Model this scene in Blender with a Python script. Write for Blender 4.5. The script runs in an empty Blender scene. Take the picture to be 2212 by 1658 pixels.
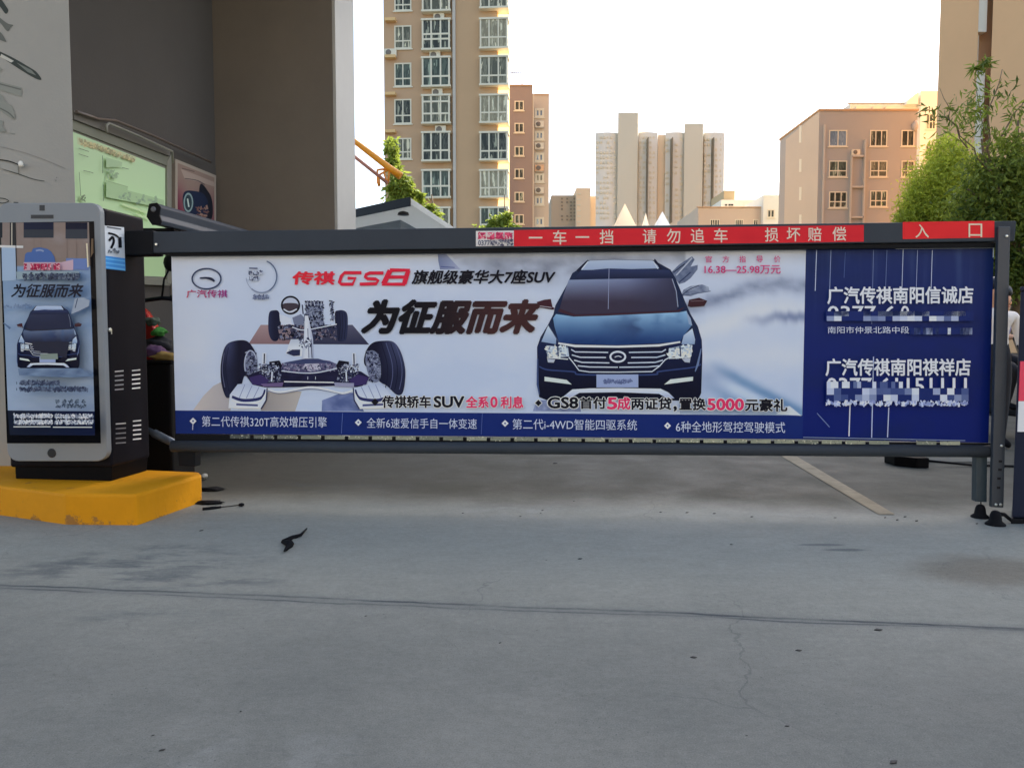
import bpy, bmesh, math, random
from mathutils import Vector, Matrix, noise
from mathutils.geometry import tessellate_polygon
random.seed(7)
SC = bpy.context.scene
COL = SC.collection
R = math.radians

# ------------------------------------------------------------------ camera
# photo pixels below are quoted in a 2212 x 1658 copy of the photograph
F, CU, CV = 1671.0, 1106.0, 829.0
PITCH, EYE = R(3.4), 1.05
cd = bpy.data.cameras.new('camera'); cd.sensor_width = 36; cd.lens = 36*F/2212
cd.clip_start = .05; cd.clip_end = 3000
cam = bpy.data.objects.new('camera', cd); COL.objects.link(cam)
cam.location = (0, 0, EYE); cam.rotation_euler = (R(90)-PITCH, 0, 0)
SC.camera = cam
# ------------------------------------------------------------------ sky, sun, exposure
SUN_AZ, SUN_EL = R(41), R(40)            # to the right and ahead, behind the tall slab block on the right
w = bpy.data.worlds.new('World'); SC.world = w; w.use_nodes = True
nt = w.node_tree
sky = nt.nodes.new('ShaderNodeTexSky'); sky.sky_type = 'NISHITA'; sky.sun_disc = False
sky.sun_elevation = SUN_EL; sky.sun_rotation = SUN_AZ
sky.dust_density = 2.5; sky.air_density = 1.0; sky.ozone_density = 1.0
bg = nt.nodes['Background']; bg.inputs[1].default_value = 0.15
nt.links.new(sky.outputs[0], bg.inputs[0])
sd = bpy.data.lights.new('sun', 'SUN'); sd.energy = 4.0; sd.angle = R(.5); sd.color = (1, .97, .91)
so = bpy.data.objects.new('sun', sd); COL.objects.link(so)
SDIR = Vector((math.sin(SUN_AZ)*math.cos(SUN_EL), math.cos(SUN_AZ)*math.cos(SUN_EL), math.sin(SUN_EL)))
so.rotation_euler = SDIR.to_track_quat('Z', 'Y').to_euler()
so.location = SDIR*60
SC.view_settings.view_transform = 'Standard'; SC.view_settings.look = 'None'
SC.view_settings.exposure = 1.45; SC.view_settings.gamma = 1
SC.cycles.max_bounces = 6
KA = (.528, .56, .678)                                 # photo value of an albedo-1 upright surface in this open shade
KG = (1.42, 1.45, 1.68)                                 # the same for the ground, which sees the whole sky

# ------------------------------------------------------------------ helpers: rays through photo pixels
FW = Vector((0, math.cos(PITCH), -math.sin(PITCH))); UP = Vector((0, math.sin(PITCH), math.cos(PITCH)))
EYEV = Vector((0, 0, EYE))
def ray(u, v): return FW*F + Vector((1, 0, 0))*(u-CU) + UP*(CV-v)
def P(u, v, Y): d = ray(u, v); return EYEV + d*(Y/d.y)
def H(u, v, z=0.0): d = ray(u, v); return EYEV + d*((z-EYE)/d.z)
def PL(u, v, p0, n): d = ray(u, v); return EYEV + d*((p0-EYEV).dot(n)/d.dot(n))
def zoomf(x0, y0, s):                     # a point read in an enlarged crop
    k = 2212/2668
    return lambda x, y: ((x0+x/s)*k, (y0+y/s)*k)
Z3 = zoomf(380, 560, 2.674); Z4 = zoomf(1050, 560, 2.6745); Z6 = zoomf(2068, 560, 1.973)
Z7 = zoomf(0, 560, 4.875); Z8 = zoomf(0, 850, 4.043); Z9 = zoomf(880, 0, 2.675)
Z10 = zoomf(1400, 200, 3.311); Z11 = zoomf(1980, 0, 2.674); Z1 = zoomf(0, 0, 2.763)
def lin(c):
    c = c/255.0
    return c/12.92 if c <= .04045 else ((c+.055)/1.055)**2.4
def alb(rgb, k=None):
    k = k or KA
    a = [lin(c)/q for c, q in zip(rgb, k)]; m = max(a)
    return tuple(x*min(1, .86/m) for x in a) if m else (0, 0, 0)

# ------------------------------------------------------------------ materials
MATS = {}
def mat(name, rgb, rough=.6, metal=0, var=.0, scale=3.0, bump=0.0, bscale=40, spec=.5, coat=0, raw=False, stretch=None):
    if name in MATS: return MATS[name]
    m = bpy.data.materials.new(name); m.use_nodes = True
    N = m.node_tree.nodes; L = m.node_tree.links; b = N['Principled BSDF']
    c = rgb if raw else alb(rgb)
    b.inputs['Roughness'].default_value = rough; b.inputs['Metallic'].default_value = metal
    b.inputs['Specular IOR Level'].default_value = spec; b.inputs['Coat Weight'].default_value = coat
    b.inputs['Base Color'].default_value = (*c, 1)
    if var or bump:
        tc = N.new('ShaderNodeTexCoord'); src = tc.outputs['Object']
        if stretch:
            mp = N.new('ShaderNodeMapping'); mp.inputs['Scale'].default_value = stretch
            L.new(src, mp.inputs[0]); src = mp.outputs[0]
    if var:
        n = N.new('ShaderNodeTexNoise'); n.inputs['Scale'].default_value = scale; n.inputs['Detail'].default_value = 6
        n.inputs['Roughness'].default_value = .65
        L.new(src, n.inputs['Vector'])
        r = N.new('ShaderNodeMapRange'); r.inputs[1].default_value = .25; r.inputs[2].default_value = .75
        r.inputs[3].default_value = 1-var; r.inputs[4].default_value = 1+var
        L.new(n.outputs[0], r.inputs[0])
        mx = N.new('ShaderNodeVectorMath'); mx.operation = 'SCALE'; mx.inputs[0].default_value = c
        L.new(r.outputs[0], mx.inputs['Scale']); L.new(mx.outputs[0], b.inputs['Base Color'])
    if bump:
        n2 = N.new('ShaderNodeTexNoise'); n2.inputs['Scale'].default_value = bscale; n2.inputs['Detail'].default_value = 4
        L.new(src, n2.inputs['Vector'])
        bp = N.new('ShaderNodeBump'); bp.inputs['Strength'].default_value = bump; bp.inputs['Distance'].default_value = .01
        L.new(n2.outputs[0], bp.inputs['Height']); L.new(bp.outputs[0], b.inputs['Normal'])
    MATS[name] = m
    return m
def print_mat(name, rough=.5, coat=0.0, spec=.3):
    if name in MATS: return MATS[name]
    m = bpy.data.materials.new(name); m.use_nodes = True
    N = m.node_tree.nodes; L = m.node_tree.links; b = N['Principled BSDF']
    a = N.new('ShaderNodeVertexColor'); a.layer_name = 'ink'
    L.new(a.outputs[0], b.inputs['Base Color'])
    b.inputs['Roughness'].default_value = rough; b.inputs['Coat Weight'].default_value = coat
    b.inputs['Specular IOR Level'].default_value = spec
    MATS[name] = m
    return m

# ------------------------------------------------------------------ object bookkeeping
ROOTM = {}
def tag(o, label=None, cat=None, group=None, kind=None):
    if label: o['label'] = label
    if cat: o['category'] = cat
    if group: o['group'] = group
    if kind: o['kind'] = kind
    return o
def thing(name, loc, label, cat, group=None, rz=0.0):
    o = bpy.data.objects.new(name, None); COL.objects.link(o)
    o.location = loc; o.rotation_euler = (0, 0, rz); o.empty_display_size = .1
    ROOTM[o.name] = (Matrix.Translation(Vector(loc)) @ Matrix.Rotation(rz, 4, 'Z')).inverted()
    return tag(o, label, cat, group)
def copy_tree(o, parent=None):
    c = o.copy(); COL.objects.link(c)
    if parent: c.parent = parent
    for ch in list(o.children): copy_tree(ch, c)
    return c
class MB:
    def __init__(s): s.bm = bmesh.new(); s.mi = 0
    def face(s, pts):
        f = s.bm.faces.new([s.bm.verts.new(p) for p in pts]); f.material_index = s.mi; return f
    def hexa(s, a, b, bevel=0.0, seg=2):
        """solid between two matching polygons a (front) and b (back)"""
        t = bmesh.new()
        va = [t.verts.new(p) for p in a]; vb = [t.verts.new(p) for p in b]
        n = len(a)
        t.faces.new(va); t.faces.new(vb[::-1])
        for i in range(n): t.faces.new((va[i], vb[i], vb[(i+1) % n], va[(i+1) % n]))
        bmesh.ops.recalc_face_normals(t, faces=t.faces)
        if bevel: bmesh.ops.bevel(t, geom=t.edges[:], offset=bevel, segments=seg, affect='EDGES', profile=.6, clamp_overlap=True)
        s.merge(t); return s
    def merge(s, t, M=None):
        vm = {}
        for v in t.verts: vm[v] = s.bm.verts.new(M @ v.co if M else v.co)
        for f in t.faces:
            try:
                g = s.bm.faces.new([vm[v] for v in f.verts]); g.material_index = s.mi; g.smooth = f.smooth
            except ValueError: pass
        t.free()
    def box(s, x0, x1, y0, y1, z0, z1, bevel=0.0, M=None):
        a = [Vector(p) for p in ((x0, y0, z0), (x1, y0, z0), (x1, y0, z1), (x0, y0, z1))]
        b = [Vector(p) for p in ((x0, y1, z0), (x1, y1, z0), (x1, y1, z1), (x0, y1, z1))]
        if M: a = [M @ p for p in a]; b = [M @ p for p in b]
        return s.hexa(a, b, bevel)
    def prism(s, pts, z0, z1, bevel=0.0):
        return s.hexa([Vector((p[0], p[1], z1)) for p in pts], [Vector((p[0], p[1], z0)) for p in pts], bevel)
    def tube(s, path, r, n=10, cap=True, smooth=True):
        path = [Vector(p) for p in path]; rr = r if isinstance(r, (list, tuple)) else [r]*len(path)
        rings = []; up = None
        for i, p in enumerate(path):
            d = (path[min(i+1, len(path)-1)]-path[max(i-1, 0)]).normalized()
            if up is None: up = Vector((0, 0, 1)) if abs(d.z) < .9 else Vector((1, 0, 0))
            x = d.cross(up).normalized(); y = x.cross(d).normalized(); up = y
            rings.append([s.bm.verts.new(p + (x*math.cos(2*math.pi*k/n) + y*math.sin(2*math.pi*k/n))*rr[i]) for k in range(n)])
        for a, b in zip(rings, rings[1:]):
            for k in range(n):
                f = s.bm.faces.new((a[k], a[(k+1) % n], b[(k+1) % n], b[k])); f.smooth = smooth; f.material_index = s.mi
        if cap:
            for q in (rings[0][::-1], rings[-1]):
                f = s.bm.faces.new(q); f.material_index = s.mi
        return s
    def lathe(s, prof, c, axis=Vector((0, 0, 1)), n=20):
        """profile of (radius, height) turned about an axis through c"""
        c = Vector(c); q = axis.to_track_quat('Z', 'Y'); rings = []
        for r, h in prof:
            rings.append([s.bm.verts.new(c + q @ Vector((r*math.cos(2*math.pi*k/n), r*math.sin(2*math.pi*k/n), h))) for k in range(n)])
        for a, b in zip(rings, rings[1:]):
            for k in range(n):
                f = s.bm.faces.new((a[k], a[(k+1) % n], b[(k+1) % n], b[k])); f.smooth = True; f.material_index = s.mi
        for qv in (rings[0][::-1], rings[-1]):
            f = s.bm.faces.new(qv); f.material_index = s.mi
        return s
    def blob(s, c, rad, seed=0, amp=.15, sub=3, sc=2.0):
        t = bmesh.new(); bmesh.ops.create_icosphere(t, subdivisions=sub, radius=1)
        for v in t.verts:
            k = 1+amp*noise.noise(v.co*sc+Vector((seed*3.1, seed, 0)))
            v.co = Vector(c)+Vector((v.co.x*rad[0], v.co.y*rad[1], v.co.z*rad[2]))*k
        for f in t.faces: f.smooth = True
        s.merge(t); return s
    def build(s, name, mats, parent=None, label=None, cat=None, group=None, kind=None):
        me = bpy.data.meshes.new(name); root = parent
        while root is not None and root.parent is not None: root = root.parent
        if root is not None and root.name in ROOTM: s.bm.transform(ROOTM[root.name])
        bmesh.ops.recalc_face_normals(s.bm, faces=s.bm.faces)
        s.bm.to_mesh(me); s.bm.free()
        for m in (mats if isinstance(mats, (list, tuple)) else [mats]): me.materials.append(m)
        o = bpy.data.objects.new(name, me); COL.objects.link(o)
        if parent: o.parent = parent
        return tag(o, label, cat, group, kind)

# ------------------------------------------------------------------ flat printed artwork (ink layers on a plane)
TXT = {}
def glyphs(sx, bold=0.0):
    key = (sx, bold)
    if key not in TXT:
        c = bpy.data.curves.new('lettering', 'FONT'); c.body = sx; c.size = 1; c.offset = bold; c.resolution_u = 3
        o = bpy.data.objects.new('lettering', c); COL.objects.link(o)
        dg = bpy.context.evaluated_depsgraph_get()
        me = bpy.data.meshes.new_from_object(o.evaluated_get(dg))
        vs = [(v.co.x, v.co.y) for v in me.vertices]; fs = [tuple(p.vertices) for p in me.polygons]
        bpy.data.objects.remove(o); bpy.data.curves.remove(c); bpy.data.meshes.remove(me)
        TXT[key] = (vs, fs)
    return TXT[key]
def smooth(pts, n=6, closed=True):
    out = []; m = len(pts)
    rng = range(m) if closed else range(m-1)
    for i in rng:
        g = (lambda j: pts[j % m]) if closed else (lambda j: pts[max(0, min(m-1, j))])
        p0, p1, p2, p3 = g(i-1), g(i), g(i+1), g(i+2)
        for k in range(n):
            t = k/n; t2 = t*t; t3 = t2*t
            out.append(tuple(.5*((2*p1[a]) + (-p0[a]+p2[a])*t + (2*p0[a]-5*p1[a]+4*p2[a]-p3[a])*t2 + (-p0[a]+3*p1[a]-3*p2[a]+p3[a])*t3) for a in (0, 1)))
    if not closed: out.append(tuple(pts[-1]))
    return out
def mix(a, b, t): t = max(0, min(1, t)); return tuple(x+(y-x)*t for x, y in zip(a, b))
class Art:
    def __init__(s, plane, base=.0006, step=.0003, cv=lambda x, y: (x, y)):
        s.p0, s.n = plane; s.V = []; s.C = []; s.Fc = []; s.off = base; s.step = step; s.cv = cv; s.k = None
    def at(s, u, v): return PL(u, v, s.p0 + s.n*s.off, s.n)
    def layer(s): s.off += s.step
    def tri(s, pts2, cols):
        i = len(s.V)
        for (u, v), c in zip(pts2, cols): s.V.append(s.at(u, v)); s.C.append((*alb(c, s.k), 1))
        s.Fc.append(tuple(range(i, i+len(pts2))))
    def poly(s, pts, col, sm=False, sub=9, raw=False):
        """filled outline; col is one colour or a function of the crop's own coordinates"""
        if sm: pts = smooth(pts)
        s.layer(); fn = col if callable(col) else None
        tris = tessellate_polygon([[Vector((x, y, 0)) for x, y in pts]])
        if fn is None:
            for t in tris: s.tri([s.cv(*pts[i]) for i in t], [col]*3)
            return s
        st = [tuple(pts[i] for i in t) for t in tris]; lim = (max(max(p[0] for p in pts)-min(p[0] for p in pts), max(p[1] for p in pts)-min(p[1] for p in pts))/sub)
        while st:
            a, b, c = st.pop()
            e = [math.dist(a, b), math.dist(b, c), math.dist(c, a)]; m = max(e)
            if m > lim:
                i = e.index(m); q = [(a, b, c), (b, c, a), (c, a, b)][i]
                mid = ((q[0][0]+q[1][0])/2, (q[0][1]+q[1][1])/2)
                st += [(q[0], mid, q[2]), (mid, q[1], q[2])]
            else: s.tri([s.cv(*p) for p in (a, b, c)], [fn(*p) for p in (a, b, c)])
        return s
    def rect(s, x0, y0, x1, y1, col, **k): return s.poly([(x0, y0), (x1, y0), (x1, y1), (x0, y1)], col, **k)
    def line(s, pts, wd, col, sm=False):
        if sm: pts = smooth(pts, 6, False)
        ws = wd if isinstance(wd, (list, tuple)) else [wd]*len(pts)
        if len(ws) != len(pts):
            m = len(ws)-1; ws = [ws[min(m, int(i*m/(len(pts)-1)))] + (ws[min(m, int(i*m/(len(pts)-1))+1)]-ws[min(m, int(i*m/(len(pts)-1)))])*((i*m/(len(pts)-1)) % 1) for i in range(len(pts))]
        L_, R_ = [], []
        for i, p in enumerate(pts):
            a = pts[max(i-1, 0)]; b = pts[min(i+1, len(pts)-1)]
            dx, dy = b[0]-a[0], b[1]-a[1]; l = math.hypot(dx, dy) or 1
            nx, ny = -dy/l*ws[i]/2, dx/l*ws[i]/2
            L_.append((p[0]+nx, p[1]+ny)); R_.append((p[0]-nx, p[1]-ny))
        s.layer()
        for i in range(len(pts)-1):
            q = [L_[i], L_[i+1], R_[i+1], R_[i]]
            s.tri([s.cv(*p) for p in q], [col]*4)
        return s
    def ell(s, cx, cy, rx, ry, col, n=28, sub=9):
        return s.poly([(cx+rx*math.cos(2*math.pi*i/n), cy+ry*math.sin(2*math.pi*i/n)) for i in range(n)], col, sub=sub)
    def ring(s, cx, cy, rx, ry, wd, col, a0=0, a1=360, n=36):
        return s.line([(cx+rx*math.cos(R(a0+(a1-a0)*i/n)), cy+ry*math.sin(R(a0+(a1-a0)*i/n))) for i in range(n+1)], wd, col)
    def speckle(s, pts, n, cols, sz, seed=1, asp=1.0):
        rd = random.Random(seed); xs = [p[0] for p in pts]; ys = [p[1] for p in pts]
        def inside(x, y):
            c = False; j = len(pts)-1
            for i in range(len(pts)):
                if (pts[i][1] > y) != (pts[j][1] > y) and x < (pts[j][0]-pts[i][0])*(y-pts[i][1])/(pts[j][1]-pts[i][1])+pts[i][0]: c = not c
                j = i
            return c
        o0 = s.off
        for _ in range(n):
            x, y = rd.uniform(min(xs), max(xs)), rd.uniform(min(ys), max(ys))
            if not inside(x, y): continue
            s.off = o0 + s.step*(1+rd.random()*6)
            a = rd.uniform(0, 6.28); r1 = sz*rd.uniform(.4, 1.3); r2 = r1*rd.uniform(.25, .7)*asp
            q = [(x+r1*math.cos(a)*cx-r2*math.sin(a)*cy, y+r1*math.sin(a)*cx+r2*math.cos(a)*cy) for cx, cy in ((-1, -.8), (.8, -1), (1, .7), (-.7, 1))]
            s.tri([s.cv(*p) for p in q], [rd.choice(cols)]*4)
        s.off = o0 + s.step*8
        return s
    def text(s, sx, x0, y0, x1, y1, col, bold=0.0, shear=0.0, tilt=0.0, box=None):
        """lettering fitted to a box; tilt lifts (-) or drops (+) the right end"""
        vs, fs = glyphs(sx); rv = vs
        ax, bx = min(p[0] for p in rv), max(p[0] for p in rv); ay, by = min(p[1] for p in rv), max(p[1] for p in rv)
        if box: ay, by = box
        s.layer()
        fn = col if callable(col) else (lambda x, y: col)
        e = bold*.75                                     # weight: the same glyphs struck again a hair to each side
        for j in range(1 if not bold else 8 if bold > .02 else 4):
            i0 = len(s.V); an = 2*math.pi*j/(8 if bold > .02 else 4)+.4
            ox, oy = (e*math.cos(an), e*math.sin(an)) if bold else (0, 0); s.off += .00003*bool(j)
            for px, py in vs:
                a = (px+ox-ax)/(bx-ax); b = (py+oy-ay)/(by-ay)
                x = x0+(x1-x0)*a + shear*(y1-y0)*(b-.5); y = y1+(y0-y1)*b + tilt*a
                s.V.append(s.at(*s.cv(x, y))); s.C.append((*alb(fn(x, y), s.k), 1))
            for f in fs: s.Fc.append(tuple(i0+i for i in f))
        return s
    def chars(s, sx, cs, y, hgt, wid, col, bold=0.0, dy=0.0):
        for i, (ch, cx) in enumerate(zip(sx, cs)):
            yy = y+dy*(cx-cs[0]); s.off -= s.step*(i > 0)
            s.text(ch, cx-wid/2, yy-hgt/2, cx+wid/2, yy+hgt/2, col, bold, box=None if ch not in '一—·' else (-.05, .82))
        return s
    def grid(s, tl, tr, br, bl, nx, ny, fn):
        s.layer(); i0 = len(s.V)
        for j in range(ny+1):
            for i in range(nx+1):
                a, b = i/nx, j/ny
                x = (tl[0]*(1-a)+tr[0]*a)*(1-b)+(bl[0]*(1-a)+br[0]*a)*b; y = (tl[1]*(1-a)+tr[1]*a)*(1-b)+(bl[1]*(1-a)+br[1]*a)*b
                s.V.append(s.at(*s.cv(x, y))); s.C.append((*alb(fn(x, y), s.k), 1))
        for j in range(ny):
            for i in range(nx):
                q = i0+j*(nx+1)+i; s.Fc.append((q, q+1, q+nx+2, q+nx+1))
        return s
    def build(s, name, m, parent, label=None):
        root = parent
        while root.parent is not None: root = root.parent
        W = ROOTM.get(root.name, Matrix())
        me = bpy.data.meshes.new(name); me.from_pydata([W @ v for v in s.V], [], s.Fc)
        a = me.color_attributes.new('ink', 'FLOAT_COLOR', 'POINT')
        a.data.foreach_set('color', [c for q in s.C for c in q])
        me.materials.append(m); o = bpy.data.objects.new(name, me); COL.objects.link(o); o.parent = parent
        return tag(o, label)
# ------------------------------------------------------------------ ground
def ground_material():
    m = bpy.data.materials.new('concrete_ground'); m.use_nodes = True
    N = m.node_tree.nodes; L = m.node_tree.links; b = N['Principled BSDF']
    pos = N.new('ShaderNodeTexCoord').outputs['Object']
    def mp(sc, off=(0, 0, 0), rot=0):
        x = N.new('ShaderNodeMapping'); x.inputs['Scale'].default_value = sc; x.inputs['Location'].default_value = off
        x.inputs['Rotation'].default_value = (0, 0, rot); L.new(pos, x.inputs[0]); return x.outputs[0]
    def nz(v, s, d=5, ro=.6):
        x = N.new('ShaderNodeTexNoise'); x.inputs['Scale'].default_value = s; x.inputs['Detail'].default_value = d
        x.inputs['Roughness'].default_value = ro; L.new(v, x.inputs['Vector']); return x.outputs[0]
    def rng(v, a, c, lo, hi, sm=False):
        x = N.new('ShaderNodeMapRange'); x.inputs[1].default_value = a; x.inputs[2].default_value = c
        x.inputs[3].default_value = lo; x.inputs[4].default_value = hi
        if sm: x.interpolation_type = 'SMOOTHSTEP'
        L.new(v, x.inputs[0]); return x.outputs[0]
    def mth(op, a, c=None):
        x = N.new('ShaderNodeMath'); x.operation = op
        for i, q in enumerate((a, c)):
            if q is None: continue
            if hasattr(q, 'links'): L.new(q, x.inputs[i])
            else: x.inputs[i].default_value = q
        return x.outputs[0]
    def mixc(f, a, c):
        x = N.new('ShaderNodeMix'); x.data_type = 'RGBA'; L.new(f, x.inputs['Factor'])
        for k, q in (('A', a), ('B', c)):
            i = [s for s in x.inputs if s.name == k and s.type == 'RGBA'][0]
            if hasattr(q, 'links'): L.new(q, i)
            else: i.default_value = (*q, 1)
        return [s for s in x.outputs if s.type == 'RGBA'][0]
    def dist(c, sx, sy, wob=.25, ws=3):
        x = N.new('ShaderNodeVectorMath'); x.operation = 'LENGTH'
        L.new(mp((1/sx, 1/sy, 0), (-c[0]/sx, -c[1]/sy, 0)), x.inputs[0])
        return mth('ADD', x.outputs['Value'], mth('MULTIPLY', mth('SUBTRACT', nz(pos, ws), .5), wob*4))
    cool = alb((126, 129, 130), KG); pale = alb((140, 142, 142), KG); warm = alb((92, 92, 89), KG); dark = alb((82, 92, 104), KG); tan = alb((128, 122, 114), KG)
    col = mixc(rng(nz(pos, .9, 6), .35, .68, 0, 1, True), cool, pale)
    yv = N.new('ShaderNodeSeparateXYZ'); L.new(pos, yv.inputs[0])
    # shade past the barrier, put into the ground colour as a darker warm tone
    far_shade = rng(mth('ADD', mth('ADD', yv.outputs[1], mth('MULTIPLY', yv.outputs[0], .1)), mth('MULTIPLY', nz(pos, 1.3), 1.2)), 5.2, 5.95, 0, 1, True)
    col = mixc(far_shade, col, warm)
    # paler strip painted along the barrier's front to offset its shade
    sp = mth('ADD', mth('ADD', yv.outputs[1], mth('MULTIPLY', yv.outputs[0], .1)), mth('MULTIPLY', nz(pos, .8), .9))
    col = mixc(mth('MULTIPLY', mth('MULTIPLY', rng(sp, 2.5, 4.3, 0, 1, True), rng(sp, 4.5, 5.75, 1, 0, True)), .9), col, alb((170, 172, 169), KG))
    # tyre-blackened, damp looking patches by the yellow island
    for (u, v), sx, sy, amt in (((330, 1210), .66, .38, .6), ((420, 1255), .55, .2, .5), ((90, 1230), .4, .3, .4), ((700, 1050), .9, .35, .3), ((320, 1330), .4, .12, .4)):
        c = H(u, v); mk = rng(dist(c, sx, sy, .3, 4), .2, 1.0, 1, 0, True)
        col = mixc(mth('MULTIPLY', mth('MULTIPLY', mk, rng(nz(mp((1, 3, 1)), 3.5, 6, .7), .42, .62, 0, 1, True)), amt), col, dark)
    for (u, v), sx, sy, amt in (((2160, 1235), .55, .35, .7),):
        c = H(u, v); col = mixc(mth('MULTIPLY', rng(dist(c, sx, sy, .2, 3), .3, 1.0, 1, 0, True), amt), col, tan)
    for (u, v), sx, sy in (((1775, 1176), .15, .028), ((1825, 1187), .13, .03)):
        c = H(u, v); col = mixc(mth('MULTIPLY', rng(dist(c, sx, sy, .16, 9), .5, 1.05, 1, 0, True), .62), col, alb((88, 96, 106), KG))
    # light scuffs where the cement was patched
    for (u, v), sx, sy, amt in (((1130, 1105), .55, .3, .5), ((1600, 1120), .8, .25, .4), ((560, 1640), .5, .3, .35)):
        c = H(u, v); mk = rng(dist(c, sx, sy, .3, 5), .2, 1.0, 1, 0, True)
        col = mixc(mth('MULTIPLY', mth('MULTIPLY', mk, rng(nz(pos, 7, 5), .48, .62, 0, 1)), amt), col, alb((158, 162, 166), KG))
    # joint between the two pours, a hand-floated line that wanders
    for a, c, hw, amt, ph in (((0, 1262), (2212, 1356), .008, .95, 0), ((0, 1270), (2212, 1362), .006, .7, 5)):
        a, c = H(*a), H(*c); d = (c-a).normalized(); nn = Vector((-d.y, d.x, 0))
        x = N.new('ShaderNodeVectorMath'); x.operation = 'DOT_PRODUCT'; x.inputs[1].default_value = nn; L.new(pos, x.inputs[0])
        s = mth('ADD', mth('SUBTRACT', x.outputs['Value'], nn.dot(a)), mth('MULTIPLY', mth('SUBTRACT', nz(mp((1, 1, 1), (ph, ph, 0)), 1.6, 4), .5), .09))
        ln = rng(mth('ABSOLUTE', s), hw*.4, hw*1.8, 1, 0, True)
        col = mixc(mth('MULTIPLY', ln, mth('MULTIPLY', rng(nz(mp((1, 1, 1), (ph+3, 2, 0)), 2.2), .36, .58, .15, 1), amt)), col, alb((70, 76, 86), KG))
        wide = rng(mth('ABSOLUTE', s), .0, .06, 1, 0, True)
        col = mixc(mth('MULTIPLY', wide, .16), col, dark)
    # pores, grit, fine trowel streaks
    pore = rng(nz(pos, 95, 2, .5), .66, .74, 0, 1)
    pz = rng(nz(pos, 1.4, 3), .44, .6, .1, 1)
    col = mixc(mth('MULTIPLY', mth('MULTIPLY', pore, pz), .75), col, alb((72, 78, 84), KG))
    col = mixc(mth('MULTIPLY', rng(nz(mp((1, 1, 1), (7, 3, 0)), 120, 2, .5), .68, .76, 0, 1), .5), col, alb((164, 166, 166), KG))
    # hairline shrinkage cracks
    vo = N.new('ShaderNodeTexVoronoi'); vo.feature = 'DISTANCE_TO_EDGE'; vo.inputs['Scale'].default_value = .75
    wv = N.new('ShaderNodeVectorMath'); wv.operation = 'ADD'; L.new(pos, wv.inputs[0])
    nc = N.new('ShaderNodeTexNoise'); nc.inputs['Scale'].default_value = 2.5; nc.inputs['Detail'].default_value = 5; L.new(pos, nc.inputs['Vector'])
    sc_ = N.new('ShaderNodeVectorMath'); sc_.operation = 'SCALE'; sc_.inputs['Scale'].default_value = .5; L.new(nc.outputs['Color'], sc_.inputs[0]); L.new(sc_.outputs[0], wv.inputs[1]); L.new(wv.outputs[0], vo.inputs['Vector'])
    ck = mth('MULTIPLY', rng(vo.outputs['Distance'], .0012, .004, 1, 0), rng(nz(mp((1, 1, 1), (11, 4, 0)), .8, 3), .5, .62, 0, .3))
    col = mixc(ck, col, alb((66, 72, 80), KG))
    st = rng(nz(mp((2, 26, 1), rot=.04), 3, 4, .7), .58, .74, 0, .32)
    col = mixc(st, col, alb((104, 111, 120), KG))
    fine = mth('MULTIPLY', mth('MULTIPLY', rng(nz(pos, 230, 2), .3, .7, .82, 1.18), rng(nz(pos, 38, 4, .7), .3, .7, .90, 1.10)), rng(nz(mp((1, 1.6, 1)), 7, 5, .7), .3, .7, .93, 1.07))
    v = N.new('ShaderNodeVectorMath'); v.operation = 'SCALE'; L.new(col, v.inputs[0]); L.new(fine, v.inputs['Scale'])
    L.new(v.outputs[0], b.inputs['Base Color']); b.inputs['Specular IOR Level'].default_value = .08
    L.new(rng(nz(pos, 2.5), .3, .7, .55, .8), b.inputs['Roughness'])
    bp = N.new('ShaderNodeBump'); bp.inputs['Strength'].default_value = .35; bp.inputs['Distance'].default_value = .004
    L.new(mth('ADD', nz(pos, 60, 6), mth('MULTIPLY', nz(pos, 5, 3), 2.0)), bp.inputs['Height']); L.new(bp.outputs[0], b.inputs['Normal'])
    return m
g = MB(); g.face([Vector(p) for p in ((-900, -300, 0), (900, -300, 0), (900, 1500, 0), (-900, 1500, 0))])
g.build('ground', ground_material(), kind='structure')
g = MB()
g.face([H(u, v, .004) for u, v in ((1672, 975), (1704, 975), (1934, 1110), (1898, 1110))])
g.build('painted_line', mat('worn_white_paint', (102, 98, 91), .9, spec=.08, var=.25, scale=9), kind='structure')

# ------------------------------------------------------------------ the advertising barrier
TH = R(-5.0)
GR = H(2120, 1118); GYL = GR.y*420/386
gl = P(378, 740, GYL); gd = Vector((GR.x-gl.x, GR.y-gl.y, 0)).normalized(); GN = Vector((gd.y, -gd.x, 0))
GP = Vector((GR.x, GR.y, 0)) - GN*.02
if GN.y > 0: GN = -GN
GATE = (GP, GN)
gate = thing('advertising_barrier', (GP.x, GP.y, 0), 'long dark grey boom barrier carrying a blue and white car advertisement across the lane', 'barrier')
def gp(u, v, off=0.0): return PL(u, v, GP + GN*off, GN)
def gslab(mb, pts, off, thick, bevel=.004):
    a = [gp(u, v, off) for u, v in pts]; return mb.hexa(a, [p - GN*thick for p in a], bevel)
def quad(u0, v0, u1, v1, dv=0): return [(u0, v1), (u1, v1+dv), (u1, v0+dv), (u0, v0)]
M_beam = mat('graphite_powder_coat', (44, 50, 60), .5, var=.08, scale=4, spec=.14)
M_dark = mat('black_steel', (14, 16, 21), .5, var=.1, scale=6, spec=.1)
M_bolt = mat('zinc_bolt', (190, 195, 200), .3, metal=.8)
b = MB(); gslab(b, [(285, 547), (2192, 520.5), (2196, 477), (285, 501)], .05, .11, .006)
beam = b.build('top_beam', M_beam, gate)
b = MB()                                              # groove under the beam that the sheet rolls out of
gslab(b, [(366, 553), (2150, 534), (2150, 524), (366, 546)], .035, .08, .002)
b.build('sheet_track', M_dark, gate)
b = MB(); gslab(b, [(270, 551), (330, 550), (330, 497), (270, 498)], .058, .13, .008)
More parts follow.
